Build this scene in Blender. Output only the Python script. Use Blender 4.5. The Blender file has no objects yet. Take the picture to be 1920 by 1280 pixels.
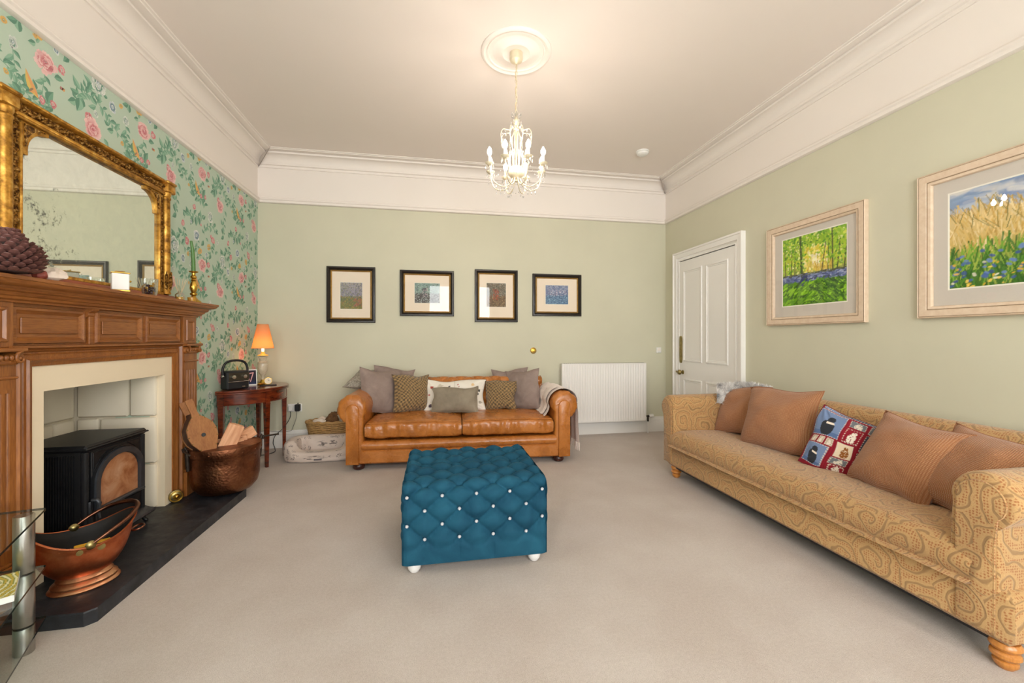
import bpy, math, random
import numpy as np
from math import sin, cos, pi, radians, sqrt, atan2
from mathutils import Matrix, Vector, Euler
random.seed(7); np.random.seed(7)
S = bpy.context.scene
COL = S.collection
# ------------------------------------------------------------------ camera
cam = bpy.data.objects.new('camera', bpy.data.cameras.new('camera')); COL.objects.link(cam)
cam.data.sensor_width = 36; cam.data.lens = 14.625; cam.data.shift_y = -0.00365
cam.data.clip_start = 0.02
cam.location = (0, 0, 1.2); cam.rotation_euler = (radians(90), 0, radians(-10.46))
S.camera = cam
# ------------------------------------------------------------------ world, daylight
L, B, R, FR, H = -1.89, 4.93, 2.93, -1.3, 3.2          # left / back / right / front wall, ceiling height
W = bpy.data.worlds.new('overcast sky'); S.world = W; W.use_nodes = True
W.node_tree.nodes['Background'].inputs[0].default_value = (0.985, 0.975, 0.985, 1)
W.node_tree.nodes['Background'].inputs[1].default_value = 9.5
WINS = [(-1.5, -0.93, .55, 2.62), (-0.19, .62, .55, 2.62), (.74, 1.5, .55, 2.62), (2.05, 2.62, .55, 2.62)]
for i, (a, b, c, d) in enumerate(WINS):                  # sky portals at the window openings
    ld = bpy.data.lights.new('window_portal', 'AREA'); ld.shape = 'RECTANGLE'
    ld.size = b-a; ld.size_y = d-c; ld.cycles.is_portal = True
    lo = bpy.data.objects.new('window_portal', ld); COL.objects.link(lo)
    lo.location = ((a+b)/2, FR-.12, (c+d)/2); lo.rotation_euler = (radians(90), 0, 0)
vs = S.view_settings
vs.view_transform = 'Standard'; vs.look = 'None'; vs.gamma = 1; vs.use_curve_mapping = False
vs.exposure = 0.68
BULB = 140.0                                             # chandelier lamp emission
# ------------------------------------------------------------------ materials
def lin(c):
    if isinstance(c, str):
        c = [int(c[i:i+2], 16)/255 for i in (0, 2, 4)]
    return tuple((x/12.92 if x <= .04045 else ((x+.055)/1.055)**2.4) for x in c[:3])+(1,)
class N:
    """tiny node-tree writer"""
    def __init__(s, name):
        s.m = bpy.data.materials.new(name); s.m.use_nodes = True
        s.t = s.m.node_tree; s.b = s.t.nodes['Principled BSDF']
    def n(s, typ, **k):
        nd = s.t.nodes.new('ShaderNode'+typ)
        for a, v in k.items():
            if a[0] == 'i' and a[1:].isdigit(): s.put(nd.inputs[int(a[1:])], v)
            else: setattr(nd, a, v)
        return nd
    def put(s, sock, v):
        if isinstance(v, bpy.types.NodeSocket): s.t.links.new(v, sock)
        elif isinstance(v, bpy.types.Node): s.t.links.new(v.outputs[0], sock)
        else: sock.default_value = v
    def P(s, **k):
        for a, v in k.items(): s.put(s.b.inputs[a.replace('_', ' ')], v)
    def math(s, op, a, b=0.0, c=0.0): return s.n('Math', operation=op, i0=a, i1=b, i2=c).outputs[0]
    def mix(s, f, a, b, bt='MIX'):
        nd = s.n('MixRGB', blend_type=bt); s.put(nd.inputs[0], f); s.put(nd.inputs[1], a); s.put(nd.inputs[2], b); return nd.outputs[0]
    def co(s, kind='Object', sc=(1, 1, 1), rot=(0, 0, 0)):
        c = s.n('TexCoord').outputs[kind]
        m = s.n('Mapping'); s.put(m.inputs[0], c); m.inputs['Scale'].default_value = sc; m.inputs['Rotation'].default_value = rot
        return m.outputs[0]
    def noise(s, v, sc, det=4, rough=.55, dist=0):
        nd = s.n('TexNoise'); s.put(nd.inputs['Vector'], v); nd.inputs['Scale'].default_value = sc
        nd.inputs['Detail'].default_value = det; nd.inputs['Roughness'].default_value = rough; nd.inputs['Distortion'].default_value = dist
        return nd.outputs[0]
    def voro(s, v, sc, feat='F1', out=0, rnd=1, dim='3D'):
        nd = s.n('TexVoronoi', feature=feat, voronoi_dimensions=dim); s.put(nd.inputs['Vector'], v); nd.inputs['Scale'].default_value = sc
        nd.inputs['Randomness'].default_value = rnd
        return nd.outputs[out]
    def ramp(s, f, *st):
        nd = s.n('ValToRGB'); s.put(nd.inputs[0], f); e = nd.color_ramp.elements
        while len(e) < len(st): e.new(.5)
        for q, (p, c) in zip(e, st):
            q.position = p; q.color = c if not isinstance(c, (int, float)) else (c, c, c, 1)
        return nd.outputs[0]
    def bump(s, h, st=.3, d=.01):
        nd = s.n('Bump'); s.put(nd.inputs['Height'], h); nd.inputs['Strength'].default_value = st; nd.inputs['Distance'].default_value = d
        s.put(s.b.inputs['Normal'], nd.outputs[0])
MATS = {}
def mat(name, col, rough=.5, metal=0, var=.0, vs=6, bump=0, bs=60, bd=.004, sheen=0, coat=0, spec=None, emit=None, es=0, trans=0, ior=None):
    if name in MATS: return MATS[name]
    k = N(name); c = lin(col)
    if var:
        f = k.noise(k.co(), vs)
        lo = tuple(max(0, x*(1-var)) for x in c[:3])+(1,); hi = tuple(min(1, x*(1+var)) for x in c[:3])+(1,)
        k.P(Base_Color=k.ramp(f, (.3, lo), (.7, hi)))
    else: k.P(Base_Color=c)
    k.P(Roughness=rough, Metallic=metal)
    if sheen: k.P(Sheen_Weight=sheen, Sheen_Roughness=.4)
    if coat: k.P(Coat_Weight=coat, Coat_Roughness=.12)
    if spec is not None: k.P(Specular_IOR_Level=spec)
    if emit: k.P(Emission_Color=lin(emit), Emission_Strength=es)
    if trans: k.P(Transmission_Weight=trans)
    if ior: k.P(IOR=ior)
    if bump: k.bump(k.noise(k.co(), bs, 3), bump, bd)
    MATS[name] = k.m; return k.m
def wood(name, dark, light, axis='y', rough=.38, sc=1.0, coat=.15):
    k = N(name)
    s = {'x': (1.2, 14, 14), 'y': (14, 1.2, 14), 'z': (14, 14, 1.2)}[axis]
    v = k.co('Object', tuple(a*sc for a in s))
    n1 = k.noise(v, 2.2, 6, .6, .6)
    v2 = k.co('Object', tuple(a*sc*5 for a in s)); n2 = k.noise(v2, 3, 3)
    c = k.ramp(n1, (.28, lin(dark)), (.5, tuple((p+q)/2 for p, q in zip(lin(dark), lin(light)))), (.72, lin(light)))
    c = k.mix(.35, c, k.ramp(n2, (.35, lin(dark)), (.6, lin(light))), 'MIX')
    k.P(Base_Color=c, Roughness=rough, Coat_Weight=coat, Coat_Roughness=.25)
    k.bump(n2, .12, .002); MATS[name] = k.m; return k.m
def attr_mat(name, rough=.7, sheen=0, spec=.3, bump=0, bs=300):
    k = N(name); a = k.n('Attribute', attribute_name='print'); k.P(Base_Color=a.outputs[0], Roughness=rough, Specular_IOR_Level=spec)
    if sheen: k.P(Sheen_Weight=sheen)
    if bump: k.bump(k.noise(k.co(), bs, 2), bump, .002)
    MATS[name] = k.m; return k.m
# ------------------------------------------------------------------ geometry kit
class G:
    def __init__(s): s.v = []; s.f = []; s.X = None; s.col = []; s.uv = []
    def add(s, vs, fs, col=None, uv=None):
        n = len(s.v)
        if s.X is not None: vs = [tuple(s.X @ Vector(p)) for p in vs]
        s.v += [tuple(p) for p in vs]; s.f += [tuple(i+n for i in f) for f in fs]
        if col is not None: s.col += list(col) if len(col) == len(vs) and hasattr(col[0], '__len__') else [col]*len(vs)
        if uv is not None: s.uv += uv
        return s
    def box(s, x0, x1, y0, y1, z0, z1, b=0):
        if b <= 0:
            return s.add([(x, y, z) for x in (x0, x1) for y in (y0, y1) for z in (z0, z1)],
                         [(0, 1, 3, 2), (4, 6, 7, 5), (0, 4, 5, 1), (2, 3, 7, 6), (0, 2, 6, 4), (1, 5, 7, 3)])
        b = min(b, (x1-x0)*.49, (y1-y0)*.49, (z1-z0)*.49)
        X, Y, Z = (x0, x1), (y0, y1), (z0, z1); V = []; idx = {}
        for i in (0, 1):
            for j in (0, 1):
                for k in (0, 1):
                    sx, sy, sz = (b if i == 0 else -b), (b if j == 0 else -b), (b if k == 0 else -b)
                    for a in range(3):
                        p = [X[i]+sx, Y[j]+sy, Z[k]+sz]; p[a] = (X[i], Y[j], Z[k])[a]
                        idx[i, j, k, a] = len(V); V.append(tuple(p))
        Fc = []
        for a in range(3):
            o = [q for q in range(3) if q != a]
            for e in (0, 1):
                c = []
                for (p, q) in ((0, 0), (1, 0), (1, 1), (0, 1)):
                    t = [0, 0, 0]; t[a] = e; t[o[0]] = p; t[o[1]] = q; c.append(idx[t[0], t[1], t[2], a])
                Fc.append(tuple(c))
            for p in (0, 1):
                for q in (0, 1):
                    t0 = [0, 0, 0]; t0[o[0]] = p; t0[o[1]] = q; t1 = t0[:]; t1[a] = 1
                    Fc.append((idx[(*t0, o[0])], idx[(*t1, o[0])], idx[(*t1, o[1])], idx[(*t0, o[1])]))
        for i in (0, 1):
            for j in (0, 1):
                for k in (0, 1): Fc.append((idx[i, j, k, 0], idx[i, j, k, 1], idx[i, j, k, 2]))
        return s.add(V, Fc)
    def lathe(s, prof, c=(0, 0, 0), n=24, sx=1, sy=1, ax='z'):
        V = []; Fc = []; m = len(prof)
        for i in range(n):
            a = 2*pi*i/n
            for r, z in prof:
                p = (r*cos(a)*sx, r*sin(a)*sy, z)
                if ax == 'x': p = (z, p[0], p[1])
                elif ax == 'y': p = (p[0], z, p[1])
                V.append((c[0]+p[0], c[1]+p[1], c[2]+p[2]))
        for i in range(n):
            j = (i+1) % n
            for k in range(m-1): Fc.append((i*m+k, j*m+k, j*m+k+1, i*m+k+1))
        if prof[0][0] > 1e-6: Fc.append(tuple(i*m for i in range(n))[::-1])
        if prof[-1][0] > 1e-6: Fc.append(tuple(i*m+m-1 for i in range(n)))
        return s.add(V, Fc)
    def tube(s, pts, r, n=8, closed=False, flat=1.0):
        P = [Vector(p) for p in pts]; m = len(P); V = []; Fc = []; prev = None
        for i, p in enumerate(P):
            if closed: d = P[(i+1) % m]-P[i-1]
            else: d = P[min(i+1, m-1)]-P[max(i-1, 0)]
            d.normalize()
            if prev is None:
                u = d.orthogonal().normalized()
                if flat != 1: u = Vector((0, 0, 1)).cross(d); u = u.normalized() if u.length > 1e-4 else d.orthogonal().normalized()
            else:
                u = prev-d*prev.dot(d); u = u.normalized() if u.length > 1e-6 else d.orthogonal().normalized()
            prev = u; w = d.cross(u); rr = r(i/(m-1)) if callable(r) else (r[i] if isinstance(r, (list, tuple)) else r)
            for k in range(n):
                a = 2*pi*k/n; V.append(tuple(p+u*(cos(a)*rr)+w*(sin(a)*rr*flat)))
        for i in range(m if closed else m-1):
            j = (i+1) % m
            for k in range(n):
                q = (k+1) % n; Fc.append((i*n+k, i*n+q, j*n+q, j*n+k))
        if not closed: Fc += [tuple(range(n))[::-1], tuple((m-1)*n+k for k in range(n))]
        return s.add(V, Fc)
    def grid(s, nu, nv, fn, cu=False, cv=False, col=None, uv=None):
        V = [fn(i/(nu if cu else nu-1), j/(nv if cv else nv-1)) for i in range(nu) for j in range(nv)]
        Fc = []
        for i in range(nu if cu else nu-1):
            for j in range(nv if cv else nv-1):
                a, b = (i+1) % nu, (j+1) % nv; Fc.append((i*nv+j, a*nv+j, a*nv+b, i*nv+b))
        C = [col(i/(nu-1), j/(nv-1)) for i in range(nu) for j in range(nv)] if col else None
        U = [uv(i/(nu-1), j/(nv-1)) for i in range(nu) for j in range(nv)] if uv else None
        return s.add(V, Fc, C, U)
    def ext(s, prof, ax, a0, a1, loops=None):
        """closed 2-D profile pushed along an axis; loops = [(position, scale, centre)] rounds the ends"""
        def mk(p, t):
            return {'x': (t, p[0], p[1]), 'y': (p[0], t, p[1]), 'z': (p[0], p[1], t)}[ax]
        lp = loops or [(a0, 1, (0, 0)), (a1, 1, (0, 0))]
        n = len(prof); V = []; Fc = []
        for t, k, c in lp: V += [mk((c[0]+(p[0]-c[0])*k, c[1]+(p[1]-c[1])*k), t) for p in prof]
        for i in range(len(lp)-1):
            for j in range(n): q = (j+1) % n; Fc.append((i*n+j, i*n+q, (i+1)*n+q, (i+1)*n+j))
        Fc += [tuple(range(n))[::-1], tuple((len(lp)-1)*n+j for j in range(n))]
        return s.add(V, Fc)
    def frame(s, w, h, prof):
        """mitred moulding round a w x h rectangle in the xz plane centred on the origin, proud towards -y; prof = [(inset, proud)]"""
        V = []; m = len(prof)
        for sx, sz in ((-1, -1), (1, -1), (1, 1), (-1, 1)):
            V += [(sx*(w/2-d), -q, sz*(h/2-d)) for d, q in prof]
        Fc = [(i*m+k, ((i+1) % 4)*m+k, ((i+1) % 4)*m+k+1, i*m+k+1) for i in range(4) for k in range(m-1)]
        return s.add(V, Fc)
def obj(name, g, m=None, parent=None, smooth=35, loc=None, rot=None, uv=None):
    me = bpy.data.meshes.new(name); me.from_pydata(g.v, [], g.f)
    me.validate()
    if m is not None: me.materials.append(MATS[m] if isinstance(m, str) else m)
    if g.col and len(g.col) == len(me.vertices):
        a = me.color_attributes.new('print', 'FLOAT_COLOR', 'POINT')
        arr = np.ones((len(g.col), 4), 'f'); arr[:, :3] = np.array([c[:3] for c in g.col]); a.data.foreach_set('color', arr.ravel())
    if g.uv or uv == 'box':
        ul = me.uv_layers.new(name='uv'); nl = len(me.loops); vi = np.zeros(nl, 'i'); me.loops.foreach_get('vertex_index', vi)
        if g.uv: arr = np.array(g.uv, 'f')[vi]
        else:
            co = np.array(g.v, 'f')[vi]; pn = np.zeros(len(me.polygons)*3, 'f'); me.polygons.foreach_get('normal', pn); pn = np.abs(pn.reshape(-1, 3))
            lt = np.zeros(len(me.polygons), 'i'); me.polygons.foreach_get('loop_total', lt); ax = np.repeat(pn.argmax(1), lt)
            arr = np.where((ax == 0)[:, None], co[:, [1, 2]], np.where((ax == 1)[:, None], co[:, [0, 2]], co[:, [1, 0]]))
        ul.data.foreach_set('uv', arr.astype('f').ravel())
    if smooth:
        me.polygons.foreach_set('use_smooth', np.ones(len(me.polygons), bool))
        if smooth < 179: me.set_sharp_from_angle(angle=radians(smooth))
    o = bpy.data.objects.new(name, me); COL.objects.link(o)
    if loc: o.location = loc
    if rot: o.rotation_euler = rot
    if parent: o.parent = parent
    return o
def fixn(o):
    import bmesh
    bm = bmesh.new(); bm.from_mesh(o.data); bmesh.ops.recalc_face_normals(bm, faces=bm.faces); bm.to_mesh(o.data); bm.free(); return o
def tag(o, label, cat=None, group=None, kind=None):
    if label: o['label'] = label
    if cat: o['category'] = cat
    if group: o['group'] = group
    if kind: o['kind'] = kind
    return o
def thing(name, label, cat, loc=(0, 0, 0), rz=0, group=None, rot=None):
    o = bpy.data.objects.new(name, None); o.empty_display_size = .1; COL.objects.link(o)
    o.location = loc; o.rotation_euler = rot or (0, 0, radians(rz)); return tag(o, label, cat, group)
def struct(name, g, m, label=None, parent=None, smooth=30):
    o = obj(name, g, m, parent, smooth)
    if not parent: tag(o, label, None, None, 'structure')
    return o
def inst(o, parent, loc=None, rot=None, scale=None, name=None):
    c = bpy.data.objects.new(name or o.name.split('.')[0], o.data); COL.objects.link(c); c.parent = parent
    if loc: c.location = loc
    if rot: c.rotation_euler = rot
    if scale: c.scale = scale
    return c
def arc(cx, cy, r, a0, a1, n, ry=None):
    return [(cx+r*cos(radians(a0+(a1-a0)*i/(n-1))), cy+(ry or r)*sin(radians(a0+(a1-a0)*i/(n-1)))) for i in range(n)]
def bez(P, n=20):
    """Catmull-Rom through the points"""
    P = [Vector(p) for p in P]; out = []; m = len(P)
    for i in range(m-1):
        a, b, c, d = P[max(i-1, 0)], P[i], P[i+1], P[min(i+2, m-1)]
        for k in range(n):
            t = k/n; out.append(.5*((2*b)+(c-a)*t+(2*a-5*b+4*c-d)*t*t+(3*b-a-3*c+d)*t**3))
    return out+[P[-1]]
from mathutils import noise as _nz
def nz(x, y, z=0): return _nz.noise(Vector((x, y, z)))
# ------------------------------------------------------------------ shared materials
def paint(name, col, rough=.6, var=.03):
    k = N(name); v = k.co(); f = k.noise(v, 1.7, 5)
    c = lin(col); k.P(Base_Color=k.ramp(f, (.3, tuple(x*(1-var) for x in c[:3])+(1,)), (.7, tuple(min(1, x*(1+var)) for x in c[:3])+(1,))), Roughness=rough, Specular_IOR_Level=.25)
    k.bump(k.noise(v, 90, 3), .06, .002); MATS[name] = k.m
paint('sage', 'D1CEB7'); paint('white_paint', 'EFE7DF', .5, .01); paint('ceiling_paint', 'EDE3DB', .75, .01); paint('paper', 'BBCDBA', .6, .02)
paint('gloss_white', 'F0EDE8', .32, .01); paint('cream_block', 'E6DCC8', .6, .05); paint('cream_slip', 'F0E0C4', .5, .02)
k = N('carpet'); v = k.co('Object')
n1 = k.noise(v, 260, 3, .7); n2 = k.noise(v, 2.2, 4); n3 = k.noise(v, 70, 3)
c = k.ramp(n1, (.3, lin('9E9086')), (.5, lin('CBBCB1')), (.7, lin('E4DCD5')))
c = k.mix(.3, c, k.ramp(n3, (.35, lin('AB9C90')), (.65, lin('D6CBC2')))); c = k.mix(.45, c, k.ramp(n2, (.35, lin('B8A99D')), (.65, lin('CFC5BC'))))
k.P(Base_Color=c, Roughness=.95, Specular_IOR_Level=.1, Sheen_Weight=.25); k.bump(n1, .6, .008); MATS['carpet'] = k.m
mat('brass', 'C9A24A', .28, 1, .15, 20); mat('aged_brass', '9A8A5A', .35, 1, .3, 30); mat('black', '17171A', .45); mat('cable', '2A2C2E', .5)
mat('white_plastic', 'EDECE8', .35)
k = N('clear_glass'); t = k.n('BsdfTransparent'); g_ = k.n('BsdfGlossy'); g_.inputs['Roughness'].default_value = .02
t.inputs[0].default_value = (.97, .985, .98, 1)
lw = k.n('LayerWeight'); lw.inputs[0].default_value = .5; fr = k.math('ADD', k.math('MULTIPLY', k.math('POWER', lw.outputs[1], 5.0), .95), .04); mx = k.n('MixShader', i0=fr, i1=t, i2=g_)
k.t.links.new(mx.outputs[0], k.t.nodes['Material Output'].inputs[0]); MATS['clear_glass'] = k.m
# ------------------------------------------------------------------ room shell
g = G(); g.add([(L-.7, FR-.3, 0), (R+.2, FR-.3, 0), (R+.2, B+.2, 0), (L-.7, B+.2, 0), (L-.7, FR-.3, -.1), (R+.2, FR-.3, -.1), (R+.2, B+.2, -.1), (L-.7, B+.2, -.1)],
  [(0, 1, 2, 3), (4, 7, 6, 5), (0, 4, 5, 1), (1, 5, 6, 2), (2, 6, 7, 3), (3, 7, 4, 0)])
struct('floor', g, 'carpet', 'pale beige fitted carpet across the whole floor')
struct('ceiling', G().box(L-.2, R+.2, FR-.2, B+.2, H, H+.15), 'ceiling_paint', 'off-white plaster ceiling')
RAIL = 2.66
wb = struct('wall_back', G().box(L-.2, R+.2, B, B+.2, 0, RAIL+.03), 'sage', 'sage green back wall behind the leather sofa')
struct('frieze', G().box(L-.2, R+.2, B, B+.2, RAIL+.03, H), 'white_paint', parent=wb)
wr = struct('wall_right', G().box(R, R+.2, FR, B, 0, RAIL+.03), 'sage', 'sage green right wall with the white door')
struct('frieze', G().box(R, R+.2, FR, B, RAIL+.03, H), 'white_paint', parent=wr)
OY0, OY1, OZ = 2.31, 3.197, .95                          # fireplace opening
g = G().box(L-.2, L, FR, OY0, 0, RAIL+.03).box(L-.2, L, OY1, B, 0, RAIL+.03).box(L-.2, L, OY0, OY1, OZ, RAIL+.03)
wl = struct('wall_left', g, 'paper', 'left wall hung with green floral wallpaper')
struct('frieze', G().box(L-.2, L, FR, B, RAIL+.03, H), 'white_paint', parent=wl)
g = G(); xs = [L-.2]+[q for w in WINS for q in w[:2]]+[R+.2]
for i in range(0, len(xs), 2): g.box(xs[i], xs[i+1], FR-.25, FR, 0, RAIL+.03)
for a, b, c, d in WINS: g.box(a, b, FR-.25, FR, 0, c); g.box(a, b, FR-.25, FR, d, RAIL+.03)
wf = struct('wall_front', g, 'sage', 'sage green window wall'); struct('frieze', G().box(L-.2, R+.2, FR-.25, FR, RAIL+.03, H), 'white_paint', parent=wf)
def run(side, prof, a=None, b=None):
    """moulding along one wall: prof = [(proud, z)]; a, b cut ends (None = mitred into the corner)"""
    V = []; lo, hi = (FR, B) if side in 'lr' else (L, R)
    for d, z in prof:
        for e, (end, cut) in enumerate(((lo, a), (hi, b))):
            t = cut if cut is not None else (end+d if e == 0 else end-d)
            V.append({'l': (L+d, t, z), 'r': (R-d, t, z), 'b': (t, B-d, z), 'f': (t, FR+d, z)}[side])
    m = len(prof); Fc = [(2*i, 2*i+1, 2*i+3, 2*i+2) for i in range(m-1)]
    Fc += [tuple(2*i for i in range(m)), tuple(2*i+1 for i in range(m))[::-1]]
    return G().add(V, Fc)
cor = [(0, 3.045), (.012, 3.045), (.013, 3.058), (.006, 3.062), (.008, 3.072), (.024, 3.078), (.026, 3.09), (.018, 3.094), (.02, 3.1)]
cor += [(.1-.078*cos(radians(t)), 3.1+.068*sin(radians(t))) for t in range(0, 91, 15)]+[(.118, 3.168), (.12, 3.178), (.112, 3.18), (.115, 3.187), (.175, 3.187), (.178, 3.193), (.195, 3.194), (.197, 3.2)]
rl = [(0, RAIL), (.018, RAIL), (.03, RAIL+.006), (.032, RAIL+.018), (.022, RAIL+.022), (.024, RAIL+.03), (.034, RAIL+.038), (.034, RAIL+.046), (.016, RAIL+.05), (.018, RAIL+.058), (.012, RAIL+.068), (0, RAIL+.07)]
bs = [(0, 0), (.02, 0), (.02, .13), (.017, .14), (.02, .15), (.014, .165), (.006, .175), (.006, .185), (0, .188)]
n = 1
for sd, nm in (('l', 'left'), ('b', 'back'), ('r', 'right'), ('f', 'front')):
    struct(f'trim_{n}', run(sd, cor), 'white_paint', f'white stepped plaster cornice above the {nm} wall'); n += 1
    struct(f'trim_{n}', run(sd, rl), 'white_paint', f'white moulded picture rail along the {nm} wall'); n += 1
struct('baseboard_back', run('b', bs), 'gloss_white', 'white skirting board along the back wall')
struct('baseboard_right', run('r', bs, None, 3.52), 'gloss_white', 'white skirting board along the right wall')
struct('baseboard_corner', run('r', bs, 4.77, None), 'gloss_white', 'short white skirting board between door and back corner')
struct('baseboard_left', run('l', bs, 3.54, None), 'gloss_white', 'white skirting board below the wallpaper by the side table')
struct('baseboard_front', run('f', bs), 'gloss_white', 'white skirting board below the windows')
for i, (a, b, c, d) in enumerate(WINS):
    w = thing(f'window_{i+1}', f'white sash window number {i+1} from the fireplace side', None); w['kind'] = 'structure'
    y = FR-.12; f = .045
    obj('window_frame', G().box(a, a+f, y-.04, y+.04, c, d).box(b-f, b, y-.04, y+.04, c, d).box(a, b, y-.04, y+.04, d-f, d).box(a, b, y-.04, y+.04, c, c+f), 'gloss_white', w)
    obj('meeting_rail', G().box(a+f, b-f, y-.025, y+.03, (c+d)/2-.02, (c+d)/2+.02), 'gloss_white', w)
    obj('pane', G().box(a+f, b-f, y-.003, y, c+f, (c+d)/2-.02), 'clear_glass', w, 0)
    obj('pane', G().box(a+f, b-f, y+.008, y+.011, (c+d)/2+.02, d-f), 'clear_glass', w, 0)
    obj('window_sill', G().box(a-.05, b+.05, FR-.08, FR+.06, c-.03, c, .006), 'gloss_white', w)
# ------------------------------------------------------------------ printed wallpaper: leaves, stems and blooms as flat printed shapes
attr_mat('wallpaper_ink', .65)
PR = G()
def P3(p, o): return (L+o, p[0], p[1])
CL = dict(lf1=lin('7AA58C'), lf2=lin('93B99F'), lf3=lin('67917B'), stem=lin('86AA93'), pale=lin('F0D2CB'), pink=lin('E0A5A2'), deep=lin('CF7F88'), red=lin('BB5C69'),
          white=lin('EEF0E6'), grey=lin('6F8A85'), yel=lin('DDBE6A'), org=lin('E0A56C'), blue=lin('8FA3B8'), brn=lin('9C8468'))
def leaf(b, t, w=.26, c1='lf1', c2='lf2', o=.0005):
    b = Vector(b); t = Vector(t); d = t-b; n_ = Vector((-d.y, d.x))*w; mid = [b+d*s+Vector((-d.y, d.x))*(.1*sin(pi*s)) for s in (0, .2, .45, .72, 1)]
    ws = (0, .75, 1, .62, 0)
    for sg, cc in ((1, c1), (-1, c2)):
        V = [P3(m_, o) for m_ in mid]+[P3(mid[i]+n_*(sg*ws[i]), o) for i in (3, 2, 1)]
        PR.add(V, [tuple(range(len(V)))], [CL[cc]]*len(V))
def stem(pts, w=.004, c='stem', o=.0003):
    q = bez([(p[0], p[1], 0) for p in pts], 6); V = []
    for i, p in enumerate(q):
        d = (q[min(i+1, len(q)-1)]-q[max(i-1, 0)]).normalized(); n_ = Vector((-d.y, d.x, 0))*w/2
        V += [P3(p+n_, o), P3(p-n_, o)]
    PR.add(V, [(2*i, 2*i+2, 2*i+3, 2*i+1) for i in range(len(q)-1)], [CL[c]]*len(V))
def bloom(c, r, rings, o=.0008, sq=1.0, ph=0):
    """rings = [(radius fraction, petals, edge colour, heart colour)] from outside in"""
    rr_ = random.Random(int(c[0]*1000)*7+int(c[1]*1000))
    for k_, (fr_, n_, ce, ch) in enumerate(rings):
        oo = o+.00012*k_; jc = (c[0]+r*.09*rr_.uniform(-1, 1)*(k_ > 0), c[1]+r*.09*rr_.uniform(-1, 1)*(k_ > 0)); sp = 1 if fr_ > .9 else 1
        for i in range(n_):
            a = 2*pi*(i+.5*(k_ % 2)+rr_.uniform(-.2, .2))/n_+ph; R0 = r*fr_*rr_.uniform(.78, 1.12); half = pi/n_*rr_.uniform(.95, 1.35); w_ = rr_.uniform(0, .45)
            V = [P3((jc[0]+.25*R0*cos(a), jc[1]+.25*R0*sin(a)), oo)]; C_ = [CL[ch]]
            for j in range(7):
                t = a-half+2*half*j/6; rr = R0*(.8+.2*sin(pi*j/6)**.6-(.07 if j == 3 else 0))
                V.append(P3((jc[0]+rr*cos(t), jc[1]+rr*sin(t)*sq), oo+.00001*(i % 3))); C_.append(tuple(p*(1-w_)+q*w_ for p, q in zip(CL[ce], CL[ch])))
            PR.add(V, [(0, j, j+1) for j in range(1, 7)], C_)
ROSE = [(1, 11, 'pale', 'pink'), (.84, 9, 'pale', 'deep'), (.7, 10, 'pink', 'red'), (.58, 7, 'pale', 'deep'), (.42, 7, 'pink', 'red'), (.3, 5, 'pale', 'deep'), (.16, 5, 'deep', 'red')]
WHT = [(1, 10, 'white', 'grey'), (.72, 8, 'white', 'grey'), (.6, 9, 'lf1', 'grey'), (.48, 6, 'white', 'grey'), (.25, 5, 'white', 'blue')]
REDF = [(1, 6, 'pink', 'red'), (.55, 5, 'pale', 'deep')]
YELF = [(1, 6, 'yel', 'org'), (.5, 5, 'yel', 'brn')]
BLU = [(1, 8, 'white', 'blue'), (.65, 7, 'grey', 'blue'), (.35, 5, 'white', 'blue')]
LEAVES = [(-.106, -.205, -.183, -.212), (-.102, -.171, -.102, -.118), (-.044, -.161, -.063, -.118), (.009, -.085, -.03, -.092), (.013, -.193, .045, -.121), (-.149, -.111, -.19, -.121),
 (.21, -.016, .158, .041), (.194, -.042, .14, -.04), (.181, -.083, .127, -.115), (.277, .069, .227, .085), (.26, .017, .288, .071), (.318, -.034, .277, .0), (.312, -.045, .257, -.072),
 (.221, -.05, .205, -.115), (.2, -.06, .184, -.14), (.348, -.008, .335, .045), (.397, .048, .36, .055), (-.05, .062, -.09, .045), (-.045, .065, -.025, .1), (.05, -.043, .105, -.03),
 (.573, .055, .573, .116), (.462, -.111, .495, -.054), (.41, -.107, .37, -.09), (.442, -.12, .391, -.135), (-.044, -.225, -.09, -.25),
 (-.163, -.19, -.12, -.235), (-.07, -.225, -.11, -.26), (-.335, -.2, -.3, -.25), (-.145, -.39, -.17, -.47), (-.1, -.385, -.09, -.46), (-.012, -.376, -.03, -.31), (-.06, -.375, -.04, -.44), (.01, -.376, .05, -.34),
 (-.335, -.39, -.37, -.35), (-.351, -.43, -.4, -.47), (-.383, -.37, -.36, -.43), (-.36, -.34, -.4, -.29), (-.19, -.38, -.23, -.34), (-.22, -.395, -.27, -.38), (.07, -.426, .03, -.45), (.176, -.398, .215, -.36), (.21, -.43, .25, -.41), (.13, -.405, .12, -.46),
 (-.36, -.6, -.41, -.56), (-.35, -.61, -.3, -.57), (-.26, -.57, -.22, -.62), (-.28, -.56, -.33, -.53), (-.25, -.6, -.29, -.65), (.05, -.52, .09, -.55), (.02, -.55, -.02, -.6), (.15, -.57, .19, -.6), (.2, -.63, .25, -.6), (.13, -.64, .1, -.69), (-.08, -.63, -.12, -.67), (-.06, -.62, -.02, -.66), (-.14, -.66, -.19, -.68)]
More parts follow.
